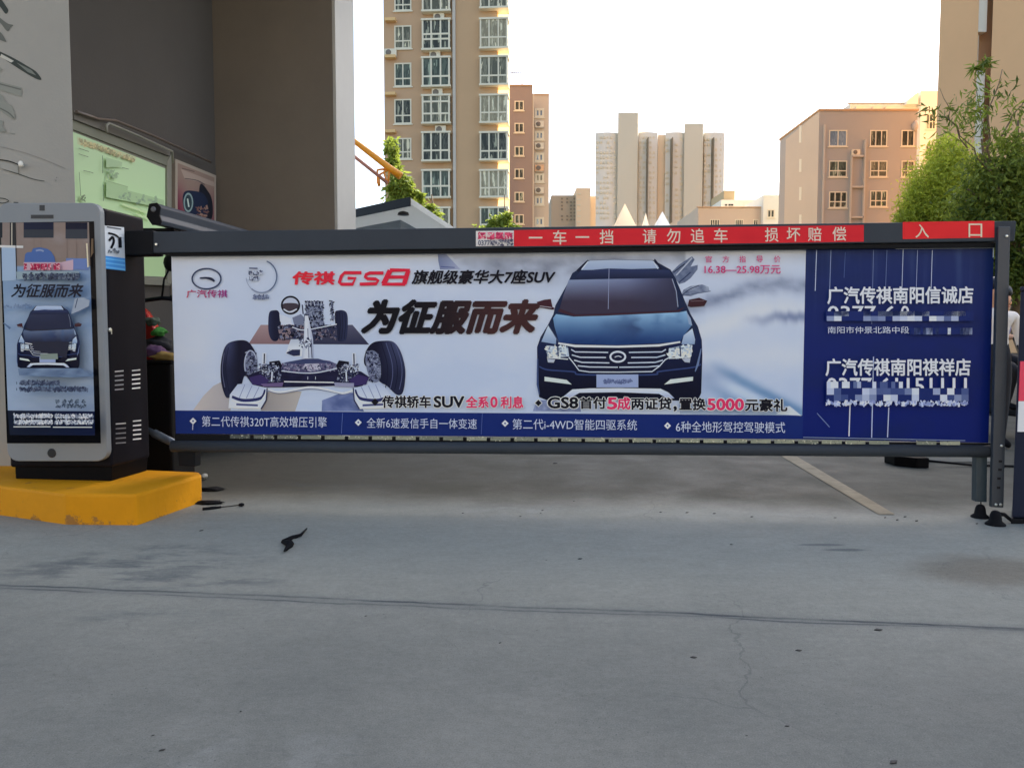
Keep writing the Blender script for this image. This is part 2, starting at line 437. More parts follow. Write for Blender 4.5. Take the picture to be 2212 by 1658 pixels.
b.build('end_sleeve', M_dark, gate)
# stickers on the beam
PM = print_mat('vinyl_print', .45, spec=.15); PMG = print_mat('gloss_vinyl_print', .35, spec=.12)
bp0 = (GP+GN*.05, GN)
a = Art(bp0); A = a.grid((1110, 497), (1866, 486), (1866, 522), (1110, 532), 60, 3, lambda x, y: mix((178, 34, 44), (164, 26, 40), .5+.5*noise.noise(Vector((x*.02, y*.05, 0)))))
a.grid((1950, 479.5), (2148, 477), (2148, 513), (1950, 516.5), 20, 3, lambda x, y: mix((186, 36, 42), (172, 30, 38), .5+.5*noise.noise(Vector((x*.02, y*.05, 3)))))
W1 = (226, 214, 208)
a.chars('一车一挡请勿追车损坏赔偿', (1157, 1209, 1258, 1310, 1403, 1455, 1507, 1557, 1667, 1714, 1760, 1813), 513.5, 30, 29, W1, .012, dy=-.0128)
a.chars('入口', (1992, 2107), 499, 29, 29, (232, 222, 208), .008, dy=-.012)
a.build('warning_lettering', PM, beam, 'red strips lettered in white: 一车一挡 请勿追车 损坏赔偿 and 入口')
a = Art(bp0)
a.grid((1028, 499), (1110, 498), (1110, 531), (1028, 532), 4, 2, lambda x, y: (186, 186, 194))
for i in range(4):
    x = 1033+19*i; a.rect(x, 502, x+16, 516, (196, 74, 112)); a.speckle([(x, 502), (x+16, 502), (x+16, 516), (x, 516)], 12, [(214, 190, 200), (150, 40, 80)], 3.4, seed=i)
a.text('0377', 1033, 519, 1058, 530, (60, 62, 84), .02); a.speckle([(1060, 519), (1107, 518), (1107, 529), (1060, 530)], 60, [(60, 62, 84), (90, 92, 110)], 3, seed=9)
a.build('maker_sticker', PM, beam)
b = MB(); b.lathe([(.009, 0), (.009, .006), (.006, .009)], gp(338, 528, .059), GN, 8); b.build('bolt', M_bolt, gate)

# --- the printed sheet
TLc, TRc, BRc, BLc = (370, 551), (2147, 533), (2135, 956), (380, 936)
b = MB(); gslab(b, [(380, 936), (2135, 956), (2147, 533), (370, 551)], 0, .006, .001)
sheet = b.build('banner_sheet', mat('sheet_back', (120, 124, 132), .6), gate)
def nzz(x, y, s, k=0): return noise.fractal(Vector((x*s, y*s*1.8, k)), .9, 2.1, 5)
def snow(x, y):
    c = mix((162, 174, 200), (152, 168, 200), (y-550)/340)
    c = mix(c, (148, 155, 172), max(0, (575-y)/30)*.7)                     # greyer top edge, shading put into the print
    t = nzz(x, y, .004, 1)
    c = mix(c, (182, 190, 208), .4*max(0, t))
    if x > 930:
        h = (y-560-14*math.sin((x-940)*.008)-20*nzz(x, 0, .012))/34
        if x < 1480: c = mix(c, (98, 105, 126), .85*math.exp(-h*h*1.1)*min(1, (x-930)/140)*(.65+.5*nzz(x, y, .02, 4)))
    if x > 1480:
        ridge = 742-.14*(x-1400)+12*math.sin(x*.018)+10*nzz(x, 0, .02, 2)
        q = (y-(ridge-78))/16; c = mix(c, (104, 116, 146), .9*math.exp(-q*q)*(.8+.4*nzz(x, y, .03)))
        q = (y-(ridge-20))/24; c = mix(c, (192, 198, 210), .55*math.exp(-q*q))
        q = (y-(690-.05*(x-1600)+8*nzz(x, 0, .03, 7)))/11; c = mix(c, (92, 106, 144), .85*math.exp(-q*q)*min(1, max(0, (x-1590)/110)))
        q = (y-(770+10*nzz(x, 0, .02, 9)))/26; c = mix(c, (186, 193, 208), .4*math.exp(-q*q))
        # the streaked road running to the lower right
        d = (y-786)-.52*(x-1530)
        c = mix(c, (74, 110, 156), .8*math.exp(-(d/13)**2)*min(1, max(0, (x-1530)/60)))
        c = mix(c, (176, 192, 214), .6*math.exp(-((d-24)/12)**2)*min(1, max(0, (x-1530)/50)))
        c = mix(c, (96, 126, 168), .65*math.exp(-((d-50)/15)**2)*min(1, max(0, (x-1515)/50)))
        c = mix(c, (112, 134, 172), .5*max(0, min(1, (d-40)/60)))
        q = math.hypot((x-1530)/80, (y-815)/45); c = mix(c, (104, 124, 164), .5*max(0, 1-q))
    return mix(c, (182, 192, 212), .35*max(0, nzz(x, y, .006, 21)))
NAVY = (20, 34, 92)
def navy(x, y):
    c = mix((22, 36, 84), (8, 24, 92), (y-540)/300)
    s = max(0, nzz(x, y*.02, .05, 3))*max(0, 1-(y-540)/190)
    c = mix(c, (66, 84, 122), .5*s)
    return mix(c, (16, 30, 66), .5*max(0, nzz(x, y, .006, 5)))
a = Art((GP, GN), .0010)
a.grid((370, 551), (1741, 537), (1733, 897), (378.7, 886), 240, 80, snow)
a.grid((1741, 537), (2147, 533), (2135, 956), (1732, 948), 90, 60, navy)
a.grid((378.7, 886), (1735, 897), (1733, 948), (380, 936), 60, 6, lambda x, y: mix((12, 32, 98), (18, 36, 96), .5+.5*nzz(x, y, .01)))
# seams and rain streaks in the blue part
WS = (150, 164, 196)
for (x, y0, y1, wdt, c) in ((1764, 540, 628, 1.6, WS), (1795, 540, 640, 1.4, (110, 126, 168)), (1826, 545, 600, 1.2, (60, 80, 130)), (1887, 770, 945, 2.2, (150, 166, 206)), (1887, 540, 700, 1.2, (90, 106, 150)), (1920, 880, 944, 2.2, WS), (1837, 852, 942, 2.4, (190, 200, 224)), (1951, 538, 640, 1.3, WS), (1982, 540, 640, 1.2, (120, 136, 176)), (2014, 540, 640, 1.4, WS), (1916, 540, 620, 1.2, (80, 98, 146)), (1042, 892, 938, 1.2, (60, 80, 140)), (740, 892, 936, 1.2, (70, 90, 150))):
    a.line([(x+(540-y0)*.0, y0), (x-2-.012*(y1-y0), y1)], wdt, c)
a.line([(1741, 538.5), (1766, 538)], 2, (170, 180, 200)); a.line([(1935, 537), (2146, 535)], 2, (170, 180, 200)); a.line([(2146, 535), (2145.5, 556)], 2, (170, 180, 200))
a.line([(1765, 892), (1792, 922)], 1.6, (90, 110, 160)); a.line([(1735, 944), (2085, 951)], 1.6, (110, 126, 160))
a.build('sheet_print', PMG, sheet)

# --- the car printed on the sheet
def car(a, simple=False):
    X = 1364
    def body(x, y): return mix((16, 30, 70), (4, 9, 32), (y-850)/350) if y > 850 else (20, 32, 62)
    a.poly([(1180, 405), (1235, 370), (1290, 316), (1470, 309), (X+385, 316), (X+500, 380), (X+535, 440), (X+605, 610), (X+640, 690), (X+690, 775), (X+718, 870), (X+722, 980), (X+714, 1240), (X+690, 1292), (1010, 1292), (948, 1268), (936, 1100), (934, 920), (958, 850), (1010, 765), (1048, 690), (1062, 630), (1140, 490)], body)
    a.poly([(1270, 340), (1300, 318), (1470, 312), (X+375, 318), (X+430, 372), (1240, 384)], lambda x, y: mix((150, 166, 196), (126, 144, 180), (y-315)/60))
    a.line([(1216, 392), (1250, 355), (1290, 315)], [20, 15, 9], (16, 22, 46)); a.line([(1246, 378), (1292, 322)], 7, (176, 188, 210))
    a.line([(X+388, 308), (X+415, 345), (X+435, 380)], [9, 15, 17], (16, 22, 46)); a.line([(X+380, 322), (X+412, 376)], 6, (176, 188, 210))
    a.poly([(1192, 446), (1238, 390), (1430, 372), (X+490, 384), (X+520, 434), (1430, 440)], lambda x, y: mix((34, 46, 84), (20, 28, 56), (y-380)/60))
    def glass(x, y):
        t = (y-450)/230; s = (x-1120)/800
        c = mix((112, 128, 164), (84, 92, 130), s); c = mix(c, (46, 42, 62), min(1, t*1.5)); c = mix(c, (40, 42, 66), max(0, s-.55)*2.2); return mix(c, (24, 32, 58), .9) if simple else c
    a.poly([(1155, 452), (1430, 446), (X+512, 440), (X+540, 520), (X+556, 640), (X+540, 662), (1400, 684), (1200, 690), (1092, 652), (1120, 550)], glass, sub=12)
    a.poly([(1092, 652), (1200, 692), (1400, 686), (X+545, 664), (X+600, 640), (X+560, 676), (1400, 700), (1190, 706), (1080, 672)], (50, 30, 44) if not simple else (26, 30, 46))
    a.line([(X+512, 445), (X+540, 530), (X+552, 640)], 6, (120, 132, 160))
    if not simple: a.line([(1436, 372), (1430, 655)], 4, (122, 132, 168))
    def hood(x, y):
        t = (y-680)/215; c = mix((120, 158, 196), (22, 48, 98), min(1, t*1.1)) if not simple else mix((82, 98, 130), (24, 32, 58), min(1, t*1.15)); s = abs((x-1560)/460)
        c = mix(c, (44, 76, 126), .5*max(0, nzz(x, y*.15, .012, 8))); return mix(c, (24, 36, 74), max(0, (x-1330)/260)*.5*max(0, 1-abs(y-780)/110) if 1330 < x < 1640 else 0)
    a.poly([(1066, 690), (1190, 708), (1400, 702), (X+560, 678), (X+612, 668), (X+650, 765), (X+586, 850), (X+566, 884), (1500, 906), (1090, 892), (1056, 780), (1046, 720)], hood, sub=14)
    a.poly([(1012, 768), (1068, 862), (1066, 900), (964, 882)], lambda x, y: mix((170, 186, 208), (110, 132, 170), (y-770)/120))
    a.line([(1012, 768), (1090, 890)], 4, (60, 74, 104))
    a.poly([(X+652, 790), (X+672, 868), (X+668, 900), (X+576, 900), (X+592, 838)], lambda x, y: mix((166, 182, 206), (112, 134, 172), (y-790)/110))
    a.poly([(X+608, 668), (X+640, 720), (X+652, 770), (X+628, 760)], (118, 138, 172))
    # grille and headlamps
    a.poly([(1160, 925), (1497, 922), (X+490, 918), (X+470, 1010), (X+400, 1075), (X+340, 1096), (1255, 1096), (1215, 1058), (1165, 985)], (12, 18, 44))
    a.line([(1082, 893), (1200, 912), (1497, 917), (X+420, 908), (X+568, 884)], [12, 17, 15, 16, 11], (204, 212, 226))
    for l in ([(1172, 936), (1200, 953), (1430, 957)], [(1176, 974), (1236, 991), (1414, 992)], [(1192, 1010), (1246, 1026), (1438, 1030)], [(1218, 1050), (1300, 1058), (1497, 1060)]):
        a.line(l, 8, (176, 188, 214)); a.line([(2*1502-x, y) for x, y in l], 8, (168, 182, 210))
    a.line([(1155, 990), (1188, 1030), (1226, 1082), (1300, 1093), (1500, 1094), (X+372, 1090), (X+424, 1052), (X+462, 1008), (X+496, 990)], 7, (184, 196, 218))
    a.ell(1497, 987, 60, 42, (14, 20, 48)); a.ring(1497, 987, 52, 35, 13, (188, 198, 220)); a.line([(1475, 990), (1500, 982), (1522, 990)], 6, (188, 198, 220), True)
    for pts in ([(1000, 908), (1078, 916), (1150, 924), (1158, 985), (1075, 990), (1006, 984)], [(X+488, 930), (X+560, 914), (X+652, 904), (X+646, 985), (X+570, 992), (X+486, 980)]):
        a.poly(pts, (150, 166, 190)); a.speckle(pts, 60 if not simple else 16, [(206, 216, 226), (176, 190, 206), (96, 112, 140), (222, 228, 234)], 17, seed=5)
        cx = sum(p[0] for p in pts)/6; a.line([(cx, 915), (cx+4, 985)], 9, (40, 52, 84))
    a.line([(1004, 992), (1150, 1004)], 8, (190, 200, 214)); a.line([(X+488, 998), (X+640, 990)], 8, (190, 200, 214))
    a.poly([(1004, 1000), (1060, 1006), (1050, 1028), (1010, 1026)], (148, 158, 180)); a.poly([(X+580, 1002), (X+640, 996), (X+634, 1028), (X+600, 1024)], (148, 158, 180))
    a.line([(950, 1055), (1010, 1078), (1190, 1092), (1250, 1112), (X+370, 1112), (X+420, 1090), (X+650, 1062), (X+712, 1040)], 10, (40, 56, 104), True)
    a.poly([(986, 1126), (1030, 1132), (1140, 1148), (1176, 1180), (986, 1156)], (192, 206, 214)); a.poly([(X+500, 1144), (X+658, 1126), (X+656, 1154), (X+456, 1180)], (192, 206, 214))
    a.rect(1348, 1110, X+276, 1200, (124, 140, 182))
    if not simple: a.speckle([(1400, 1146), (X+230, 1146), (X+230, 1170), (1400, 1170)], 110, [(70, 82, 124), (84, 96, 138)], 9, seed=3)
    a.poly([(1112, 1268), (1180, 1214), (1300, 1207), (1500, 1205), (X+430, 1209), (X+485, 1235), (X+528, 1276), (X+480, 1278), (X+420, 1245), (1500, 1234), (1230, 1238), (1160, 1276)], lambda x, y: mix((196, 206, 222), (132, 146, 182), (y-1205)/70))
    a.poly([(932, 606), (985, 590), (1030, 585), (1042, 640), (1058, 650), (1046, 660), (946, 642)], (52, 26, 38)); a.line([(940, 632), (1036, 645)], 4, (150, 150, 166))
    a.poly([(X+620, 634), (X+630, 590), (X+700, 576), (X+757, 598), (X+735, 634), (X+640, 642)], (48, 26, 36)); a.line([(X+640, 600), (X+735, 598)], 4, (96, 84, 96))
    a.line([(938, 1000), (938, 1180), (950, 1250)], [8, 14, 8], (50, 66, 110)); a.line([(X+714, 930), (X+690, 1040), (X+672, 1090)], [6, 16, 6], (86, 104, 146))
a = Art((GP, GN), .0018, .00007, Z4)
RK = 1364
a.poly([(RK+505, 400), (RK+560, 345), (RK+650, 288), (RK+668, 310), (RK+640, 360), (RK+690, 348), (RK+688, 380), (RK+640, 440), (RK+600, 470), (RK+560, 482)], lambda x, y: mix((60, 72, 104), (104, 116, 144), .5+.5*nzz(x, y, .03, 2)))
a.line([(RK+540, 420), (RK+650, 300)], 9, (146, 156, 180)); a.line([(RK+520, 400), (RK+600, 340)], 7, (26, 34, 60)); a.line([(RK+560, 470), (RK+640, 400)], 8, (40, 50, 84))
a.poly([(RK+575, 560), (RK+590, 520), (RK+640, 495), (RK+720, 484), (RK+765, 500), (RK+772, 530), (RK+700, 545), (RK+640, 566)], lambda x, y: mix((134, 146, 172), (66, 78, 108), .5+.6*nzz(x, y, .02, 6)))
a.line([(RK+580, 560), (RK+630, 520), (RK+700, 490)], 6, (36, 46, 74), True); a.line([(RK+585, 562), (RK+690, 545), (RK+780, 530)], 5, (60, 72, 104), True)
a.poly([(242, 272), (300, 272), (345, 320), (400, 378), (258, 380), (246, 320)], lambda x, y: mix((92, 104, 142), (132, 142, 176), (x-242)/150))
a.line([(262, 360), (360, 366)], 6, (60, 74, 124)); a.poly([(320, 270), (470, 270), (430, 300), (360, 310)], (142, 150, 172))
a.poly([(930, 1290), (905, 1365), (1240, 1370), (1230, 1290)], lambda x, y: mix((84, 98, 142), (130, 144, 184), .5+.6*nzz(x, y, .03)))
a.poly([(1924, 1290), (1930, 1385), (2776, 1396), (2700, 1330), (2350, 1300)], lambda x, y: mix((96, 120, 160), (150, 166, 196), .5+.6*nzz(x, y, .02)))
a.poly([(2600, 1385), (2690, 1330), (2778, 1398)], (186, 198, 214))
car(a)
a.build('car_picture', PMG, sheet)

# --- the rolling chassis printed on the sheet
a = Art((GP, GN), .0018, .00004, Z3)
K1, K2, K3 = (14, 19, 44), (30, 37, 68), (7, 9, 26)
LG, MG = (168, 178, 200), (92, 101, 130)
a.poly([(330, 1358), (400, 1260), (470, 1190), (530, 1160), (600, 1250), (590, 1362)], lambda x, y: mix((162, 160, 166), (140, 140, 152), (x-330)/260))
a.poly([(800, 1362), (850, 1230), (1000, 1220), (1085, 1230), (1040, 1366)], lambda x, y: mix((122, 120, 126), (150, 148, 152), (x-800)/280))
a.poly([(1225, 1366), (1228, 1290), (1280, 1270), (1380, 1230), (1450, 1240), (1520, 1366)], lambda x, y: mix((98, 112, 158), (66, 80, 128), nzz(x, y, .01)+.5))
a.poly([(800, 765), (1150, 765), (1165, 900), (715, 898)], lambda x, y: mix((134, 116, 124), (108, 88, 98), (y-765)/130)); a.poly([(1150, 765), (1440, 765), (1556, 902), (1165, 900)], lambda x, y: mix((70, 72, 96), (36, 40, 66), (y-765)/130))
# far wheels
a.poly([(852, 760), (860, 680), (890, 664), (925, 672), (940, 740), (935, 830), (915, 875), (880, 872), (858, 830)], lambda x, y: mix(K2, K1, (x-850)/50), sm=True)
a.poly([(1316, 690), (1345, 664), (1385, 668), (1405, 700), (1406, 790), (1395, 868), (1350, 880), (1332, 850)], lambda x, y: mix(K1, K2, (x-1320)/60), sm=True)
for x in (1350, 1368, 1386): a.line([(x, 680), (x+5, 770), (x-4, 865)], 3, K3)
a.poly([(930, 690), (960, 700), (1010, 720), (1025, 800), (960, 770), (935, 740)], LG); a.poly([(1020, 715), (1080, 690), (1110, 720), (1090, 780), (1040, 790)], MG)
a.ell(1008, 628, 60, 58, (150, 160, 186)); a.poly([(958, 618), (1055, 618), (1050, 662), (1008, 676), (965, 662)], (52, 46, 58), sm=True); a.ring(1008, 628, 61, 59, 13, K3)
a.line([(960, 655), (1000, 675), (1052, 655)], 9, LG, True)
a.rect(1114, 600, 1236, 780, (100, 110, 138)); a.rect(1116, 600, 1232, 640, K1)
a.speckle([(1112, 600), (1238, 600), (1238, 785), (1100, 785)], 420, [K1, K2, K3, K2, MG, MG, (118, 128, 154)], 9, seed=2)
for x in (1125, 1150, 1175, 1200, 1222): a.line([(x, 604), (x, 632)], 5, (150, 160, 184))
a.line([(1292, 598), (1300, 660), (1300, 740)], [22, 12, 16], (80, 90, 122)); a.speckle([(1278, 598), (1308, 598), (1312, 740), (1285, 740)], 40, [LG, K1, MG, K3], 10, seed=4)
a.line([(1090, 625), (1096, 690)], 8, K2)
a.poly([(925, 780), (1000, 760), (1120, 800), (1330, 770), (1335, 860), (1200, 855), (1100, 870), (930, 870)], lambda x, y: mix((64, 64, 88), (34, 36, 60), .5+.8*nzz(x, y, .03)))
a.poly([(922, 800), (1000, 790), (1020, 850), (940, 868)], (110, 98, 110)); a.speckle([(925, 770), (1330, 760), (1335, 865), (930, 870)], 300, [K1, K3, MG, K2, (96, 88, 104), K2], 11, seed=6)
a.line([(1020, 780), (1080, 800), (1150, 795), (1330, 760)], 7, LG, True)
# tunnel, silencer, shaft
a.poly([(1010, 866), (1105, 862), (1112, 985), (1040, 982), (975, 965), (995, 905)], lambda x, y: mix((150, 162, 186), (196, 204, 220), (y-866)/110)); a.poly([(978, 962), (1000, 938), (1075, 935), (1074, 978), (1030, 982)], K2); a.line([(978, 955), (1020, 935), (1076, 934)], 5, LG)
a.poly([(1108, 700), (1130, 700), (1165, 860), (1170, 1000), (1085, 1000), (1100, 860)], lambda x, y: mix((184, 192, 210), (128, 140, 172), abs(x-1120)/50)); a.line([(1128, 790), (1136, 995)], 6, MG); a.line([(1150, 860), (1158, 995)], 6, K2)
a.speckle([(1070, 860), (1150, 860), (1150, 920), (1070, 920)], 40, [LG, MG, K2], 12, seed=8)
# near wheels
wl = smooth([(520, 1090), (530, 985), (560, 905), (620, 876), (700, 876), (750, 930), (776, 1010), (770, 1150), (745, 1180), (690, 1120), (660, 1200), (600, 1260), (560, 1270), (530, 1190)], 5)
a.poly(wl, lambda x, y: mix(mix((52, 60, 96), (26, 31, 58), (y-880)/200), (10, 13, 34), abs(x-575)/75) if x < 660 else (13, 16, 40), sub=14)
a.poly([(690, 1040), (700, 960), (730, 940), (765, 975), (776, 1060), (760, 1130), (710, 1140)], MG, sm=True); a.speckle([(690, 950), (770, 950), (780, 1130), (700, 1140)], 190, [K1, K3, K2, (120, 130, 160), (54, 58, 92), MG], 9, seed=11)
a.ring(730, 1040, 42, 95, 8, (140, 150, 178), 150, 330); a.line([(545, 960), (532, 1080), (550, 1200)], 5, (74, 80, 112), True); a.line([(575, 920), (556, 1070), (580, 1230)], 4, (14, 18, 44), True)
wr = smooth([(1520, 1030), (1535, 945), (1580, 890), (1650, 876), (1725, 884), (1775, 950), (1805, 1060), (1806, 1150), (1788, 1240), (1745, 1250), (1680, 1190), (1630, 1160), (1560, 1080)], 5)
a.poly(wr, lambda x, y: mix((10, 13, 36), mix((56, 64, 100), (24, 29, 56), (y-880)/240), (x-1610)/130), sub=14)
a.poly([(1530, 1000), (1560, 945), (1610, 960), (1636, 1040), (1632, 1140), (1590, 1165), (1550, 1110)], MG, sm=True); a.speckle([(1530, 950), (1625, 955), (1636, 1150), (1560, 1160)], 230, [K1, K3, K2, (120, 130, 160), (54, 58, 92), MG], 9, seed=12)
for k, x in enumerate((1660, 1695, 1728, 1760)): a.line([(x-22, 886+k*4), (x+18, 1020), (x+24, 1120), (x+6, 1215)], 5, (10, 14, 40) if k % 2 == 0 else (66, 74, 112), True)
# rear axle and its links
a.poly([(700, 1120), (800, 1080), (940, 1060), (1340, 1060), (1500, 1090), (1560, 1130), (1500, 1200), (1300, 1190), (940, 1200), (760, 1200)], lambda x, y: mix((24, 26, 60), (10, 12, 34), .5+.7*nzz(x, y, .02)))
a.poly([(930, 1050), (1000, 1020), (1160, 1000), (1280, 1015), (1345, 1045), (1335, 1075), (1210, 1100), (1090, 1100), (950, 1080)], lambda x, y: mix((96, 92, 126), (56, 58, 92), (y-1000)/90)); a.poly([(950, 1030), (1110, 1000), (1200, 1000), (1330, 1035), (1200, 1030), (1090, 1040)], (46, 54, 92))
a.poly([(1085, 1070), (1110, 1035), (1205, 1035), (1220, 1075), (1150, 1090)], (150, 152, 176)); a.speckle([(945, 1040), (1335, 1040), (1320, 1085), (960, 1085)], 120, [(120, 118, 146), K2, (80, 74, 106), MG], 10, seed=14)
a.line([(945, 1085), (1090, 1100), (1200, 1096), (1330, 1068)], 7, LG, True)
for sx in (0, 1):
    m = (lambda x: x) if not sx else (lambda x: 2275-x)
    a.line([(m(826), 960), (m(822), 1040)], [30, 26], (176, 186, 208)); a.line([(m(826), 965), (m(824), 1035)], 9, K1)
    a.poly([(m(860), 1022), (m(930), 1012), (m(950), 1050), (m(920), 1100), (m(860), 1090)], K3); a.ring(m(830), 1070, 42, 18, 8, (180, 190, 210)); a.line([(m(790), 1070), (m(840), 1095), (m(930), 1060)], 9, (166, 178, 204), True)
    a.speckle([(m(790), 1040), (m(930), 1030), (m(940), 1160), (m(800), 1160)], 230, [K1, K3, K2, (140, 150, 176), MG, (70, 74, 108)], 8, seed=16+sx)
    a.line([(m(880), 1090), (m(876), 1160)], 10, LG); a.poly([(m(720), 1130), (m(800), 1110), (m(860), 1150), (m(830), 1190), (m(740), 1180)], (44, 36, 84))
a.line([(960, 1160), (1310, 1166)], 8, (200, 206, 220)); a.line([(960, 1150), (960, 1200)], 6, K3)
for x in (1128, 1182): a.line([(x, 1125), (x, 1145)], 4, LG)
a.poly([(800, 1175), (960, 1165), (950, 1195), (820, 1195)], (86, 74, 116)); a.poly([(1310, 1165), (1450, 1170), (1450, 1200), (1320, 1195)], (120, 124, 156))
a.line([(846, 1212), (940, 1232), (1130, 1200), (1250, 1212), (1370, 1240), (1462, 1212)], [12, 15, 14, 14, 15, 12], (196, 204, 220), True); a.line([(850, 1222), (940, 1243), (1130, 1212), (1250, 1224), (1370, 1250)], 4, (90, 100, 134), True)
# silencers
for sx in (0, 1):
    m = (lambda x: x) if not sx else (lambda x: 2290-x)
    a.poly([(m(585), 1250), (m(640), 1178), (m(700), 1172), (m(845), 1204), (m(838), 1280), (m(800), 1350), (m(610), 1345), (m(575), 1345)], lambda x, y: mix((146, 160, 192), (186, 196, 214), (y-1172)/160))
    for x in (690, 740, 790): a.line([(m(x), 1180+(x-690)*.15), (m(x-40), 1275)], 5, (104, 118, 160), True)
    a.line([(m(600), 1265), (m(680), 1290), (m(800), 1275), (m(830), 1215)], [18, 22, 20, 10], (34, 40, 86), True); a.line([(m(596), 1290), (m(680), 1312), (m(790), 1300), (m(842), 1230)], 9, (206, 214, 226), True)
    a.line([(m(630), 1318), (m(780), 1325)], 14, (60, 68, 116)); a.line([(m(612), 1342), (m(800), 1346)], 9, (214, 220, 230)); a.line([(m(845), 1204), (m(838), 1290), (m(802), 1350)], 8, (30, 34, 70))
a.build('chassis_picture', PMG, sheet)

# --- lettering and emblems on the sheet
a = Art((GP, GN), .0085, .00005)
RED = lambda x, y: mix((206, 40, 58), (190, 26, 66), (x-640)/200)
INK = (9, 11, 24)
a.text('传祺', 633, 587, 722, 614, RED, .052, .1)
# GS8: wide slanted display letters drawn as strokes
def stroke(pts, wd=7.5): a.line(pts, wd, RED((pts[0][0]), 0), True)
cz = Z3
def S(pts, wd, col=None):
    a.line([cz(*p) for p in pts], wd, col or (200, 32, 62))
S([(1502, 402), (1385, 402), (1362, 425), (1348, 470), (1360, 482), (1440, 482), (1460, 440), (1405, 440)], 7)
S([(1655, 404), (1560, 404), (1535, 415), (1528, 432), (1545, 444), (1600, 446), (1618, 456), (1605, 478), (1490, 482)], 7)
S([(1700, 384), (1832, 384), (1800, 482), (1650, 482), (1690, 395)], 8); S([(1680, 432), (1815, 432)], 7); S([(1702, 386), (1655, 482)], 11); S([(1828, 386), (1800, 480)], 10)
a.text('旗舰级豪华大7座SUV', 893, 584, 1197, 613, INK, .042, .25, tilt=-1)
a.text('为征服而来', 792, 650, 1160, 718, lambda x, y: mix((4, 5, 16), (50, 28, 32), (x-900)/160), .075, .3, tilt=0)
a.ring(446, 602, 31, 22, 3.2, (38, 48, 78)); a.line([Z3(*p) for p in ((375, 440), (420, 438), (455, 446), (478, 462))], [3, 4, 6, 4], (28, 34, 56), True)
a.text('广汽传祺', 403, 626, 491, 643, lambda x, y: mix((156, 34, 70), (120, 30, 110), (x-403)/88), .02)
a.ring(*Z3(805, 428), 33, 35, 2.6, (70, 84, 116), -70, 130); a.ring(*Z3(805, 428), 33, 35, 1.4, (120, 132, 160), 60, 175)
a.line([Z3(720, 370), Z3(778, 372)], 3, (74, 84, 112))
for x0, x1, y in ((720, 850, 402), (720, 786, 442)):
    n = int((x1-x0)/33)
    for i in range(n): a.rect(*Z3(x0+i*33+2, y-13), *Z3(x0+i*33+26, y+13), (96, 106, 136)); a.speckle([Z3(x0+i*33, y-13), Z3(x0+i*33+28, y-13), Z3(x0+i*33+28, y+13), Z3(x0+i*33, y+13)], 16, [(46, 54, 82), (156, 166, 190)], 2.6, seed=i+y)
for i in range(4): a.speckle([Z3(750+i*28, 558), Z3(772+i*28, 558), Z3(772+i*28, 584), Z3(750+i*28, 584)], 16, [(70, 80, 110), (96, 106, 136)], 2.6, seed=40+i)
PK = (166, 52, 104)
a.chars('官方指导价', (1531, 1568, 1604, 1641, 1679), 560, 14, 14, PK, .012, dy=-.004)
a.text('16.38—25.98万元', 1522, 573, 1686, 591, PK, .022, tilt=0)
def halo(sx, x0, y0, x1, y1, c, tilt=0):
    a.text(sx, x0, y0, x1, y1, (206, 212, 224), .11, tilt=tilt); a.text(sx, x0, y0, x1, y1, c, .046, tilt=tilt)
CR = (196, 44, 96)
def diamond(cx, cy, r, c): a.poly([(cx, cy-r), (cx+r, cy), (cx, cy+r), (cx-r, cy)], c)
diamond(810, 868, 8, INK); halo('传祺轿车', 826, 855, 930, 880, INK); halo('SUV', 938, 856, 1002, 879, INK); halo('全系', 1007, 856, 1055, 880, CR); halo('0', 1060, 857, 1074, 879, CR); halo('利息', 1082, 856, 1130, 881, CR)
diamond(1163, 870, 9, (220, 226, 234)); diamond(1163, 870, 7, INK)
halo('GS8', 1184, 858, 1248, 881, INK); halo('首付', 1253, 858, 1309, 882, INK); halo('5', 1313, 859, 1332, 883, CR); halo('成', 1334, 858, 1361, 884, CR)
halo('两证贷', 1364, 859, 1450, 884, INK); halo(',', 1456, 878, 1461, 887, INK); halo('置换', 1468, 860, 1524, 885, INK); halo('5000', 1529, 861, 1606, 885, CR, .5); halo('元豪礼', 1610, 861, 1700, 887, INK, 1)
for x, y in ((417, 909), (774, 912), (1091, 914), (1442, 919)): diamond(x, y, 7.5, (206, 214, 230)); diamond(x, y, 2.4, (40, 56, 120))
a.line([(417, 912), (416, 928)], 1.3, (190, 200, 222))
LW = (176, 188, 218)
a.text('第二代传祺320T高效增压引擎', 436, 898, 706, 921, LW, .0, tilt=2); a.text('全新6速爱信手自一体变速', 792, 902, 1030, 924, LW, 0, tilt=2); a.text('第二代i-4WD智能四驱系统', 1107, 904, 1376, 927, LW, 0, tilt=2); a.text('6种全地形驾控驾驶模式', 1460, 909, 1696, 933, LW, 0, tilt=2)
WW = (206, 214, 234)
a.text('广汽传祺南阳信诚店', 1788, 620, 2102, 656, WW, .034, tilt=-1); a.text('广汽传祺南阳祺祥店', 1784, 775, 2096, 811, WW, .034, tilt=0)
NB = (16, 32, 90)
def mosaic(x0, x1, y0, y1, rows, seed, hide):                      # pixel mosaic drawn over part of a row: pale square patches
    r2 = random.Random(seed); n = 20; s = (x1-x0)/n; h = (y1-y0)/rows
    a.rect(x0-2, y0, x1+2, y1, NB)
    for j in range(rows):
        for i in range(n):
            if r2.random() < hide: continue
            c = mix((40, 56, 110), (214, 224, 242), r2.random()**1.1); a.off -= a.step*(i > 0)
            a.rect(x0+i*s, y0+j*h, x0+(i+1)*s+.2, y0+(j+1)*h+.2, c)
a.text('0377-6', 1788, 661, 1934, 690, WW, .02); a.chars('0', (1955,), 675, 29, 17, WW, .02)
mosaic(1786, 2102, 672, 693, 1.5 and 2, 3, .42)
